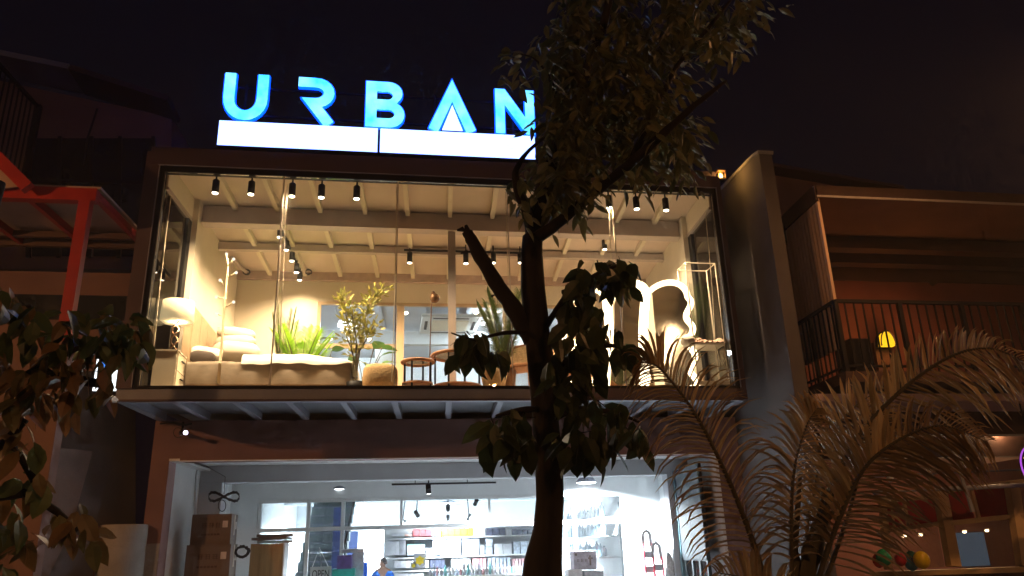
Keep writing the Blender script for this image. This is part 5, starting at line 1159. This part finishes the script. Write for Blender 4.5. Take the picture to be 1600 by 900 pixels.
# black box and arched wall light on the balcony
sb2 = thing('black_cabinet', 'black cabinet standing behind the balcony railing at its corner', 'cabinet', P(1350, 600, -0.5))
a_, b_ = P(1327, 528, -0.55), P(1372, 598, -0.55)
MB().rbox(a_.x, b_.x, -0.55, -0.15, 3.642, a_.z, 0.015).build('body', M_black, sb2)
for k in range(3): B(a_.x + 0.03, b_.x - 0.03, -0.562, -0.55, 3.66 + k * (a_.z - 3.68) / 3, 3.655 + (k + 1) * (a_.z - 3.68) / 3).build('panel', M_black, sb2)
al = P(1389, 540, 1.2)
ab = thing('arched_wall_light', 'yellow arched wall light glowing behind the balcony railing', 'wall light', al)
def arch(s, y): return [al + Vector((s * 0.135 * math.cos(math.pi * k / 14), y, s * 0.27 * math.sin(math.pi * k / 14))) for k in range(15)]
MB().prism(arch(0.9, 0.0), (0, 0.1, 0)).build('glass', emat('yellow_glass', (1.0, 0.52, 0.015), 1.1), ab)
MB().prism(arch(1.0, 0.1), (0, 0.06, 0)).build('back_plate', M_black, ab)
MB().tube([p + Vector((0, -0.005, 0)) for p in arch(0.97, 0)], 0.012, 6).build('rim', M_black, ab, True)
MB().bar(al + Vector((0, -0.005, 0)), al + Vector((0, -0.005, 0.25)), 0.012, 0.012, (0, 1, 0)).build('glazing_bar', M_black, ab)
MB().box(al.x - 0.15, al.x + 0.15, al.y + 0.16, 1.5, al.z - 0.5, al.z + 0.1).build('wall_mount', M_dkwood, ab)
lamp('arched_light_lamp', 'POINT', al + Vector((0, -0.1, 0.1)), 7, (1, 0.35, 0.08), ab, 0.08)
# balloons
for k, (px, py, r_, col, nm) in enumerate(((1381, 871, 0.11, (0.02, 0.33, 0.16), 'green'), (1407, 874, 0.085, (0.45, 0.02, 0.03), 'red'), (1424, 880, 0.10, (0.06, 0.25, 0.4), 'blue'), (1440, 875, 0.115, (0.75, 0.55, 0.01), 'yellow'), (1373, 876, 0.09, (0.5, 0.03, 0.02), 'second red'), (1424, 870, 0.08, (0.05, 0.32, 0.22), 'teal'))):
    p = P(px, py, 1.1 + 0.12 * (k % 3)); t = thing('balloon', '%s balloon at the restaurant window behind the palm' % nm, 'balloon', p, 'balloons at the restaurant')
    MB().blob(p, r_, r_, r_ * 1.12, 18, 12).build('skin', mat('balloon_' + nm, col, 0.25, 0.05, 3, 0), t, True)
    MB().lathe(p + Vector((0, 0, -r_ * 1.2)), [(0.015, 0), (0.006, 0.02), (0.012, 0.04)], 8).build('knot', mat('balloon_' + nm, col), t)
    MB().tube([p + Vector((0, 0, -r_ * 1.2)), p + Vector((0.02, 0.02, -r_ * 1.2 - 0.5))], 0.002, 4).build('string', M_cord, t)
lamp('balloon_spot', 'POINT', P(1410, 915, 0.7), 2.5, (0.9, 0.95, 1.0), None, 0.05) if False else None

# ------------------------------------------------------------------ left neighbour
lbg = thing('left_building', 'dark brown building with a sloping roof edge left of the shop', 'building', (-8, 3, 0.1))
LY = 3.0
MB().prism([P(-500, 20, LY), P(268, 183, LY), P(268, 420, LY), P(-500, 420, LY)], (0.3, 6, 0)).build('upper_wall', M_brown, lbg)
MB().bar(P(-500, 0, LY - 0.3), P(120, 124, LY - 0.3), 0.8, 0.10).build('roof_edge', M_steel, lbg)
MB().bar(P(122, 125, LY - 0.3), P(272, 172, LY - 0.3), 0.8, 0.10).build('roof_edge', M_clad, lbg)
for (a, b) in ((50, 92), (96, 140), (146, 186), (190, 238)):
    MB().prism([P(a, 216, LY - 0.03), P(b, 216, LY - 0.03), P(b, 400, LY - 0.03), P(a, 400, LY - 0.03)], (0, 0.02, 0)).build('window_pane', M_darkglass, lbg)
for a in (47, 94, 143, 188, 240): MB().bar(P(a, 214, LY - 0.05), P(a - 3, 402, LY - 0.05), 0.06, 0.06, (0, 1, 0)).build('window_bar', M_black, lbg)
MB().bar(P(47, 282, LY - 0.05), P(240, 286, LY - 0.05), 0.05, 0.05).build('window_bar', M_black, lbg)
B(-16, -3.85, 2.0, 2.3, 0.1, P(100, 425, 2.0).z).build('lower_wall', M_brown, lbg)
B(-16, -3.86, 1.96, 1.999, P(100, 500, 2.0).z, P(100, 462, 2.0).z).build('dark_strip', M_darkglass, lbg)
MB().tube([P(152, 170, LY - 0.1), P(137, 215, LY - 0.1), P(132, 260, LY - 0.1)], 0.02, 6).build('drain_pipe', M_black, lbg)
# pale return wall down to the street
rw = thing('side_wall', 'tall plastered side wall at the left with a darker patched area', 'wall', P(110, 900, 1.0))
MB().prism([P(62, 580, 0.6), P(212, 580, 1.9), P(212, 1150, 1.9), P(62, 1150, 0.6)], (-0.1, 0.12, 0)).build('wall', M_finwall, rw)
MB().prism([P(70, 697, 0.59), P(204, 712, 1.86), P(204, 1150, 1.86), P(50, 1150, 0.59)], (0.0, -0.012, 0)).build('patch', mat('patched_render', (0.16, 0.12, 0.105), 0.9, 0.25, 3, 0.3), rw)
cpx0, cpx1 = P(158, 820, 1.2), P(212, 820, 1.2)
cp = thing('concrete_pillar', 'low grey concrete pillar beside the shop wall at the lower left', 'pillar', ((cpx0.x + cpx1.x) / 2, 1.3, 0.1))
MB().lathe(((cpx0.x + cpx1.x) / 2, 1.45, 0.1), [(0.30, 0), (0.30, cpx0.z - 0.12), (0.29, cpx0.z - 0.1)], 28).build('shaft', M_conc, cp, True)
B(cpx0.x - 0.3, cpx0.x - 0.02, 1.25, 1.7, 0.1, cpx0.z - 0.01).build('side_block', M_brown, cp)
# red steel canopy
FY = -1.0
cz_ = P(118, 306, FY).z; px_ = P(118, 420, FY).x
cn = thing('red_canopy', 'red painted steel canopy with a sheet roof left of the shop', 'canopy', (px_, FY, 0.1))
MB().bar((-14, FY, cz_), (px_ + 0.12, FY, cz_), 0.12, 0.16).build('front_beam', M_red, cn)
lz = P(92, 535, FY).z
MB().bar((px_, FY, lz), (px_, FY, cz_ - 0.081), 0.125, 0.125, (0, 1, 0)).build('post', M_red, cn)
B(px_ - 0.1, px_ + 0.1, FY - 0.1, FY + 0.1, 0.1, lz - 0.002).build('pedestal', M_brown, cn)
by = PZ(214, 384, cz_).y
for k in range(9):
    x_ = px_ + 0.09 - k * 0.78
    MB().bar(sk(x_ + 0.06, FY + 0.06, cz_ + 0.02), sk(x_ + 0.06, by, cz_ + 0.02), 0.06, 0.1).build('rafter', M_red if k else M_red, cn)
MB().bar((-14, by * 0.55, cz_ + 0.02), (px_ + 0.2, by * 0.55, cz_ + 0.02), 0.07, 0.08).build('purlin', M_dkwood, cn)
MB().bar((-14, by, cz_), (px_ + 0.3, by, cz_), 0.07, 0.1).build('purlin', M_dkwood, cn)
MB().hexa([sk(-14, FY, cz_ + 0.10), sk(px_ + 0.2, FY, cz_ + 0.10), sk(px_ + 0.2, by, cz_ + 0.10), sk(-14, by, cz_ + 0.10), sk(-14, FY, cz_ + 0.13), sk(px_ + 0.2, FY, cz_ + 0.13), sk(px_ + 0.2, by, cz_ + 0.13), sk(-14, by, cz_ + 0.13)]).build('roof_sheet', M_sheet, cn)
MB().bar(P(-60, 190, FY - 0.2), P(44, 294, FY - 0.2), 0.1, 0.14).build('hip_beam', M_red, cn)
MB().prism([P(-60, 190, FY - 0.15), P(44, 290, FY - 0.15), P(-60, 300, FY - 0.15)], (0, 0.03, 0)).build('gable_sheet', M_sheet, cn)
# upper railing, far left
ra0, ra1 = P(0, 98, 0.6), P(60, 166, 2.2)
rb_ = thing('roof_railing', 'black metal railing on the upper terrace at the far left', 'railing', (ra1.x, 1.5, cz_ + 0.13))
zr = P(60, 168, 2.2).z; xr_ = U(P(60, 168, 2.2)).x; zl_ = P(46, 288, 2.2).z
tr_ = MB().bar(sk(xr_, -1.5, zr), sk(xr_, 2.2, zr), 0.05, 0.05).bar(sk(xr_, -1.5, zl_), sk(xr_, 2.2, zl_), 0.04, 0.04).build('top_rail', M_black, rb_)
y = -1.4
while y < 2.15: MB().bar(sk(xr_, y, zl_), sk(xr_, y, zr), 0.02, 0.02, (0, 1, 0)).build('railing_bar', M_black, rb_); y += 0.13
MB().bar(sk(xr_, 2.2, zl_ - 0.2), sk(xr_, 2.2, zr + 0.04), 0.09, 0.09, (0, 1, 0)).build('post', M_black, rb_)
# small lit projecting sign glimpsed through the leaves
s0, s1 = P(153, 545, 0.5), P(187, 612, 0.5)
ls = thing('lit_box_sign', 'small white lit box sign glimpsed between the leaves at the left', 'sign', ((s0.x + s1.x) / 2, 0.5, s1.z))
B(s0.x, s1.x, 0.5, 0.6, s1.z, s0.z).build('box', M_black, ls)
B(s0.x + 0.01, s1.x - 0.01, 0.492, 0.499, s1.z + 0.01, s0.z - 0.01).build('lit_face', emat('cool_sign_face', (0.85, 0.95, 1.0), 2.0), ls)
B(s0.x + 0.05, s1.x - 0.05, 0.486, 0.491, s1.z + 0.32, s1.z + 0.40).build('blue_band', emat('sign_blue', (0.05, 0.25, 0.9), 1.2), ls)
MB().bar((s1.x - 0.02, 0.55, s0.z - 0.1), (s1.x - 0.02, 1.99, s0.z - 0.1), 0.04, 0.04).build('arm', M_black, ls)

# ------------------------------------------------------------------ street lamps (sodium), unseen: two inferred from the orange light, one added as fill
SOD = (1.0, 0.43, 0.15)
M_sod = emat('sodium_lens', (1.0, 0.55, 0.18), 8.0)
def street_lamp(base, head, energy, label, aim, cone):
    base = Vector(base); head = Vector(head); t = thing('street_lamp', label, 'street lamp', base, 'street lamps')
    MB().tube([base, Vector((base.x, base.y, head.z - 0.6)), Vector((base.x, base.y, head.z + 0.1)).lerp(head, 0.4) + Vector((0, 0, 0.15)), head + Vector((0, 0, 0.12))], [0.09, 0.07, 0.05, 0.04], 10).build('pole', M_steel, t, True)
    MB().blob(head + Vector((0, 0, 0.09)), 0.32, 0.16, 0.09, 16, 8).build('housing', M_steel, t, True)
    MB().blob(head + Vector((0, 0, 0.02)), 0.2, 0.11, 0.06, 14, 8).build('lens', M_sod, t, True)
    lamp('sodium_lamp', 'SPOT', head + Vector((0, 0, -0.1)), energy, SOD, t, 0.12, cone, 0.5, aim)
street_lamp((-9.6, -5.2, 0.1), (-8.5, -5.0, 4.9), 300, 'sodium street lamp on the left, outside the picture', (-4, -0.5, 0.5), 118)
hd_ = P(1760, 40, -4.0)
street_lamp((hd_.x + 1.6, -4.6, 0.1), hd_, 140, 'sodium street lamp on the right, outside the picture', (hd_.x - 2.5, -2.5, 0), 150)
street_lamp((4.2, -18.2, 0.0), (3.6, -17.2, 7.2), 300, 'added fill lamp across the road behind the camera, built as a street lamp', (1.5, -3, 2.0), 110)  # unseen lamp added as soft fill on the tree, palm and wall fronts

# ------------------------------------------------------------------ trees
def make_leaf_mesh(name, L, W_, fold, droop, m):
    v, f = leaf_pts(L, W_, fold, droop); me = bpy.data.meshes.new(name); me.from_pydata(v, [], f); me.materials.append(m); return me
def leaf_obj(me, tree, base, d, roll, s):
    o = bpy.data.objects.new('leaf', me); COL.objects.link(o); o.parent = tree
    d = Vector(d).normalized(); sd, n = frame_of(d); q = Matrix.Rotation(roll, 3, d); sd = q @ sd; n = q @ n
    m = Matrix((d, sd, n)).transposed().to_4x4(); m.translation = Vector(base) - tree.location
    o.matrix_local = m @ Matrix.Diagonal((s, s, s, 1)); return o
TY = -5.0
def TP(px, py, dy=0.0): return P(px, py, TY + dy)
def R_(wpx, Y=TY): return wpx / 2 * ((Y + 10) / 1120)
tree = thing('street_tree', 'dark street tree with a forked trunk and broken stub before the shop', 'tree', Vector((TP(845, 900).x, TY, 0.1)))
b0 = TP(845, 900)
def limb(pts, ws, name, seed, n=12, sub=5):
    rnd = random.Random(seed); P_ = [TP(*p) for p in pts]; out = []; rr = []
    for i in range(len(P_) - 1):
        for k in range(sub):
            t = k / sub; a = P_[max(0, i - 1)]; b = P_[i]; c = P_[i + 1]; d = P_[min(len(P_) - 1, i + 2)]
            q = 0.5 * ((2 * b) + (c - a) * t + (2 * a - 5 * b + 4 * c - d) * t * t + (3 * b - a - 3 * c + d) * t ** 3)
            w = R_(ws[i] + (ws[i + 1] - ws[i]) * t); out.append(q + Vector((rnd.uniform(-1, 1), rnd.uniform(-1, 1), 0)) * w * 0.10); rr.append(w * rnd.uniform(0.93, 1.08))
    out.append(P_[-1]); rr.append(R_(ws[-1])); mb = MB(); mb.tube(out, rr, n)
    return mb.build(name, M_bark, tree, True), out
g0 = Vector((b0.x - 0.02, TY, 0.05))
# trunk from the ground up
def trunk():
    pts = [g0, g0.lerp(b0, 0.5), b0 + Vector((0, 0, -0.12)), TP(848, 880), TP(856, 830), TP(858, 780), TP(857, 720), TP(853, 660), TP(848, 600), TP(842, 550), TP(837, 500), TP(833, 450), TP(831, 400), TP(833, 370)]
    ws = [90, 68, 60, 52, 42, 41, 40, 40, 41, 41, 39, 37, 35, 31]; mb = MB(); mb.tube(pts, [R_(w) for w in ws], 16); rnd = random.Random(3)
    for i in range(len(mb.v)): mb.v[i] = mb.v[i] + Vector((rnd.uniform(-1, 1), rnd.uniform(-1, 1), 0)) * 0.008
    return mb.build('trunk', M_bark, tree, True)
trunk()
MB().tube([TP(812, 915, 0.05), TP(832, 885, 0.03), TP(845, 850)], [R_(22), R_(26), R_(30)], 10).build('root_flare', M_bark, tree, True)
limb([(838, 540), (800, 480), (768, 430), (742, 385), (730, 362)], [30, 27, 24, 20, 17], 'broken_branch', 1)
MB().tube([TP(735, 365), TP(722, 358), TP(714, 360)], [R_(12), R_(9), R_(3)], 6).tube([TP(733, 368), TP(728, 352)], [R_(14), R_(5)], 6).tube([TP(745, 395), TP(728, 393), TP(720, 396)], [R_(10), R_(6), R_(2)], 6).tube([TP(785, 455), TP(768, 463)], [R_(10), R_(5)], 6).build('splinter', M_bark, tree)
limb([(833, 372), (822, 330), (808, 295), (806, 268), (822, 240), (850, 215)], [22, 17, 14, 10, 7, 4], 'branch', 2)
_, br = limb([(834, 375), (870, 350, -0.15), (930, 300, -0.4), (985, 255, -0.65), (1040, 205, -0.8), (1085, 165, -0.9), (1135, 126, -0.95)], [24, 17, 15, 14, 12, 9, 4], 'branch', 3)
limb([(833, 375), (846, 300, 0.1), (880, 200, 0.15), (920, 100, 0.15), (950, 10, 0.1), (965, -90, 0.1)], [28, 26, 22, 18, 15, 10], 'branch', 4)
limb([(985, 255, -0.65), (1020, 180, -0.5), (1060, 100, -0.25), (1110, 40, -0.3), (1150, -10, -0.3)], [12, 10, 9, 7, 4], 'branch', 5)
limb([(880, 200, .15), (862, 130, 0.0), (835, 92, -0.1), (805, 84, -0.1)], [9, 6, 3, 1.5], 'branch', 6)
limb([(843, 530), (880, 470, -0.1), (930, 430, -0.15), (965, 415, -0.15)], [12, 9, 7, 4], 'branch', 7)
limb([(848, 600), (890, 560, -0.15), (950, 540, -0.2), (990, 550, -0.2)], [12, 9, 7, 3], 'branch', 8)
limb([(850, 640), (815, 640, -0.15), (775, 650, -0.2)], [10, 8, 4], 'branch', 9)
limb([(853, 660), (900, 640, -0.15), (960, 645, -0.2), (1000, 660, -0.2)], [11, 9, 7, 3], 'branch', 10)
limb([(836, 520), (790, 520, -0.1), (740, 530, -0.12), (705, 520, -0.12)], [8, 6, 4, 2], 'branch', 11)
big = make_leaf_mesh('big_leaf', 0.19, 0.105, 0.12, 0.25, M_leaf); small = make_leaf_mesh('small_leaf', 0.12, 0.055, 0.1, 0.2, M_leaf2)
rnd = random.Random(21)
low = [(930, 425, 30, 20, 20), (965, 420, 24, 22, 16), (978, 448, 8, 16, 4), (900, 450, 26, 20, 10), (915, 480, 32, 20, 16), (895, 500, 30, 30, 18), (940, 520, 30, 22, 15), (972, 546, 14, 10, 5), (890, 560, 34, 34, 24), (920, 570, 28, 22, 13), (880, 610, 28, 20, 12),
       (780, 665, 22, 16, 12), (810, 690, 22, 20, 14), (765, 690, 12, 20, 8), (890, 690, 28, 30, 20), (930, 690, 28, 26, 18), (985, 670, 24, 14, 10), (940, 640, 34, 20, 14), (810, 650, 28, 14, 8), (735, 528, 24, 12, 12), (715, 545, 12, 16, 4), (745, 548, 18, 14, 7), (775, 560, 12, 16, 6), (900, 600, 22, 26, 10), (1005, 690, 10, 16, 4)]
twig = MB(); extra = MB(); cnt = 0
for cx_, cy__, rx, ry, n in low:
    for k in range(n):
        a = rnd.uniform(0, 6.28); q = math.sqrt(rnd.random()); px = cx_ + rx * q * math.cos(a); py = cy__ + ry * q * math.sin(a); dy = -0.15 + rnd.uniform(-0.35, 0.2)
        b = TP(px, py, dy); d = Vector((rnd.uniform(-0.6, 0.6), rnd.uniform(-0.6, 0.4), rnd.uniform(-1.3, -0.15)))
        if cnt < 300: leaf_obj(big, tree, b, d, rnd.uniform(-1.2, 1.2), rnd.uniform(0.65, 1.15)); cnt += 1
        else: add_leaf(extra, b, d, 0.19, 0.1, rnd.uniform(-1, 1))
    for k in range(3): twig.tube([TP(cx_ + rnd.uniform(-rx, rx), cy__ + rnd.uniform(-ry, ry), -0.15), TP(cx_ + rnd.uniform(-rx, rx), cy__ + rnd.uniform(-ry, ry), -0.2)], [0.005, 0.002], 4)
up = [(885, 55, 45, 45, 60), (910, 120, 60, 50, 80), (872, 180, 34, 50, 56), (812, 98, 18, 10, 6), (782, 120, 10, 4, 2), (800, 132, 6, 8, 2), (950, 35, 60, 50, 80), (965, 115, 60, 55, 80), (1000, 180, 55, 45, 66), (1035, 40, 60, 45, 70), (1095, 25, 50, 40, 56), (1150, 20, 32, 26, 26), (1130, 55, 22, 20, 18), (890, 196, 50, 36, 40), (960, 196, 55, 36, 46), (1030, 201, 42, 32, 32), (1062, 231, 20, 19, 11), (1005, 246, 34, 20, 19), (880, 256, 44, 28, 32), (815, 280, 22, 26, 12), (1025, 115, 50, 45, 56), (1055, 205, 30, 36, 26), (862, 206, 28, 32, 27), (925, 236, 36, 24, 22), (790, 300, 10, 16, 4), (880, 301, 24, 12, 9), (900, -40, 60, 40, 40), (1000, -50, 70, 40, 50), (1100, -40, 60, 40, 40), (850, 90, 26, 30, 26)]
up += [(872, 265, 32, 30, 34), (893, 298, 22, 18, 14), (852, 300, 20, 22, 14), (945, 262, 24, 16, 10), (1050, 255, 20, 18, 10)]
crown = MB()
for cx_, cy__, rx, ry, n in up:
    for k in range(int(n * 0.58)):                     # small drooping sprays of leaflets
        a = rnd.uniform(0, 6.28); q = math.sqrt(rnd.random()); px = cx_ + rx * q * math.cos(a); py = cy__ + ry * q * math.sin(a)
        dy = rnd.uniform(-0.8, 0.75); b = TP(px, py, dy)
        if cx_ > 812 and 60 < py < 232 and px < 846: continue
        sp_ = Vector((rnd.uniform(-0.35 if px < 880 else -1, 1), rnd.uniform(-1, 1), rnd.uniform(-0.9, 0.1))).normalized(); L = rnd.uniform(0.14, 0.26); nn = rnd.randint(4, 6)
        sd, _n = frame_of(sp_)
        for j in range(nn):
            t = (j + 1) / nn; o_ = b + sp_ * L * t + Vector((0, 0, -0.06 * t * t)); s_ = 1 if j % 2 else -1
            add_leaf(crown, o_, sp_ * 0.7 + sd * s_ * 0.8 + Vector((0, 0, -0.4)), rnd.uniform(0.10, 0.14), rnd.uniform(0.04, 0.058), rnd.uniform(-1, 1), 0.12, 0.25)
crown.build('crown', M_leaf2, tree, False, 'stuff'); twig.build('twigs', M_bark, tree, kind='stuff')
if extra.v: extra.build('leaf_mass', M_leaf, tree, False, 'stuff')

# left tree reaching in from outside the frame
LTY = -6.2
def LP(px, py, dy=0.0): return P(px, py, LTY + dy)
lt_ = thing('leafy_tree', 'mottled leafy tree branch hanging in from the left picture edge', 'tree', Vector((LP(-130, 900).x, LTY, 0.1)))
tb = MB(); tx = LP(-130, 800).x
tb.tube([(tx, LTY, 0.05), (tx + 0.02, LTY, 1.2), (tx - 0.03, LTY, 2.6), (tx + 0.05, LTY, 3.4)], [0.12, 0.09, 0.07, 0.04], 12); tb.build('trunk', M_bark, lt_, True)
for k, pts in enumerate(([(-128, 700), (-60, 640), (0, 610), (60, 575), (120, 545), (170, 525)], [(-126, 800), (-40, 720), (10, 690), (40, 655)], [(-128, 600), (-60, 540), (0, 500), (50, 480)], [(-128, 860), (-30, 780), (40, 770), (90, 800), (120, 830)], [(60, 575), (100, 590), (160, 600)], [(10, 690), (40, 720), (60, 760)])):
    MB().tube([LP(*p) for p in pts], [0.03 - 0.0045 * i for i in range(len(pts))], 7).build('branch', M_bark, lt_, True)
ml = make_leaf_mesh('mottled_leaf', 0.125, 0.062, 0.1, 0.25, M_leaf3); mg = make_leaf_mesh('green_leaf', 0.135, 0.07, 0.1, 0.25, M_leaf4)
rnd = random.Random(33); cnt = 0
cl_ = [(15, 465, 22, 18, 12, 1), (35, 500, 30, 22, 14, 1), (80, 520, 40, 22, 18, 1), (130, 505, 36, 22, 20, 1), (180, 515, 36, 24, 22, 1), (215, 535, 20, 24, 12, 1), (170, 545, 44, 26, 20, 1), (90, 565, 50, 26, 20, 0), (140, 590, 46, 30, 22, 0), (60, 605, 50, 28, 22, 0), (20, 570, 30, 40, 18, 0), (30, 640, 36, 26, 14, 0), (110, 625, 30, 18, 8, 0), (15, 690, 22, 26, 10, 0), (45, 720, 16, 30, 9, 1), (20, 790, 26, 40, 12, 1), (55, 760, 24, 24, 8, 1), (60, 830, 34, 30, 14, 0), (110, 800, 26, 18, 8, 0), (130, 830, 20, 20, 7, 0), (20, 860, 26, 30, 8, 1), (100, 850, 22, 24, 6, 0)]
for cx_, cy__, rx, ry, n, g_ in cl_:
    for k in range(n):
        if cnt >= 300: break
        px = cx_ + rnd.uniform(-rx, rx); py = cy__ + rnd.uniform(-ry, ry); d = Vector((rnd.uniform(-0.7, 0.9), rnd.uniform(-0.7, 0.3), rnd.uniform(-1.2, 0.0)))
        leaf_obj(mg if (g_ and rnd.random() < 0.75) else ml, lt_, LP(px, py, rnd.uniform(-0.35, 0.25)), d, rnd.uniform(-1, 1), rnd.uniform(0.75, 1.2)); cnt += 1

# ------------------------------------------------------------------ young coconut palm
PY = -5.2
def PP(px, py, dy=0.0): return P(px, py, PY + dy)
pb_ = PP(1262, 960)
palm = thing('coconut_palm', 'young coconut palm with drooping brownish fronds at the lower right', 'palm', Vector((pb_.x, PY, 0.1)))
MB().tube([(pb_.x, PY, 0.05), (pb_.x, PY, 0.4), (pb_.x + 0.01, PY, 0.8), pb_], [0.16, 0.12, 0.1, 0.085], 14).build('trunk', M_palmstem, palm, True)
rnd = random.Random(44); nleaf = [0]; rest = MB()
def leaflet(mb, base, d, L, W0, sag, n=5):
    """long narrow drooping leaflet, folded along its rib"""
    d = d.normalized(); p = Vector(base); k = len(mb.v); sd0 = d.cross(Vector((0, 0, 1))); sd0 = sd0.normalized() if sd0.length > 0.05 else Vector((1, 0, 0))
    for i in range(n + 1):
        t = i / n; w = W0 * (0.45 + 1.3 * t) * (1 - t) ** 0.7 + 0.0008; up_ = sd0.cross(d).normalized()
        mb.v += [p - sd0 * w + up_ * w * 0.5, p.copy(), p + sd0 * w + up_ * w * 0.5]; p = p + d * (L / n); d = (d + Vector((0, 0, -sag / n * (0.4 + 1.2 * t)))).normalized()
    for i in range(n): a = k + i * 3; mb.f += [[a, a + 1, a + 4, a + 3], [a + 1, a + 2, a + 5, a + 4]]
def palm_frond(pts, LL, dens, sides, sag, r0=0.02, name='frond', spread=0.35, t0=0.18):
    P_ = [PP(*p) for p in pts]; fine = []; dens = int(dens * 1.12)
    for i in range(len(P_) - 1):
        a = P_[max(0, i - 1)]; b = P_[i]; c = P_[i + 1]; d = P_[min(len(P_) - 1, i + 2)]
        for k in range(8):
            t = k / 8; fine.append(0.5 * ((2 * b) + (c - a) * t + (2 * a - 5 * b + 4 * c - d) * t * t + (3 * b - a - 3 * c + d) * t ** 3))
    fine.append(P_[-1]); N = len(fine)
    fo = MB().tube(fine, [r0 * (1 - 0.85 * i / N) for i in range(N)], 7).build(name, M_palmstem, palm, True)
    view = Vector((0, -1, 0))
    for k in range(dens):
        t = t0 + (1 - t0) * k / (dens - 1); f = t * (N - 1); i = min(N - 2, int(f)); q = fine[i].lerp(fine[i + 1], f - i); dd = (fine[i + 1] - fine[i]).normalized()
        sd = dd.cross(view).normalized()
        for s in sides:
            L = LL[0 if s < 0 else 1] * (0.12 + 0.88 * math.sin(math.pi * min(1, (t * 0.8 + 0.18))) ** 0.8) * rnd.uniform(0.85, 1.12)
            v = dd * (0.3 + 0.6 * t) + sd * s * 0.95 + view * rnd.uniform(-spread, spread) + Vector((0, 0, 0.10))
            if nleaf[0] < 300:
                mb = MB(); leaflet(mb, q, v, L, 0.030 * (1.1 - 0.55 * t), sag * rnd.uniform(0.7, 1.3)); mb.build('leaflet', M_palm, fo); nleaf[0] += 1
            else: leaflet(rest, q, v, L, 0.030 * (1.1 - 0.55 * t), sag * rnd.uniform(0.7, 1.3))
palm_frond([(1205, 960), (1190, 890, -.05), (1155, 790, -.12), (1115, 700, -.18), (1075, 630, -.22), (1030, 575, -.26), (1000, 566, -.28)], (0.50, 0.46), 54, (-1, 1), 2.2, 0.022)
palm_frond([(1250, 960), (1275, 850, .05), (1310, 740, .1), (1350, 670, .15), (1420, 600, .2), (1490, 555, .25), (1550, 545, .3), (1610, 570, .3)], (0.34, 0.78), 70, (-1, 1), 1.3, 0.028)
palm_frond([(1262, 960), (1300, 840, -.1), (1345, 740, -.2), (1400, 690, -.3), (1470, 665, -.35), (1540, 690, -.4)], (0.30, 0.62), 50, (-1, 1), 1.5, 0.02)
palm_frond([(1270, 960), (1310, 850, .2), (1338, 760, .3), (1350, 690, .35), (1352, 630, .4)], (0.30, 0.62), 34, (1,), 1.0, 0.018)
palm_frond([(1240, 960), (1236, 840, -.15), (1240, 740, -.25), (1258, 670, -.3), (1275, 640, -.35)], (0.34, 0.26), 30, (-1, 1), 1.6, 0.016)
palm_frond([(1255, 960), (1262, 820, .4), (1290, 700, .7), (1330, 640, .9), (1390, 600, 1.1)], (0.40, 0.30), 34, (-1, 1), 1.2, 0.016)
palm_frond([(1245, 960), (1215, 935, -.1), (1170, 905, -.2), (1120, 895, -.25)], (0.30, 0.26), 18, (-1, 1), 1.4, 0.014)
if rest.v: rest.build('leaflet_mass', M_palm, palm, False, 'stuff')
for k in range(5): MB().tube([PP(1262 + rnd.uniform(-14, 14), 950), PP(1255 + rnd.uniform(-20, 30), 860, rnd.uniform(-.1, .2)), PP(1262 + rnd.uniform(-40, 60), 770 + rnd.uniform(-40, 30), rnd.uniform(-.1, .3))], [0.035, 0.028, 0.012], 8).build('leaf_sheath', M_palmstem, palm, True)

# ------------------------------------------------------------------ thin haze volume added for a soft glow round the lamps
hz_m = bpy.data.materials.new('glow_haze'); hz_m.use_nodes = True
hn = hz_m.node_tree.nodes
for x in list(hn): hn.remove(x)
ho = hn.new('ShaderNodeOutputMaterial'); hv = hn.new('ShaderNodeVolumePrincipled')
hv.inputs['Color'].default_value = (0.9, 0.92, 0.95, 1); hv.inputs['Density'].default_value = 0.004
hz_m.node_tree.links.new(hv.outputs[0], ho.inputs['Volume'])
hzo = B(-25, 25, -20, 20, -1.4, 12).build('haze', hz_m); hzo['kind'] = 'stuff'
scene.cycles.volume_bounces = 0
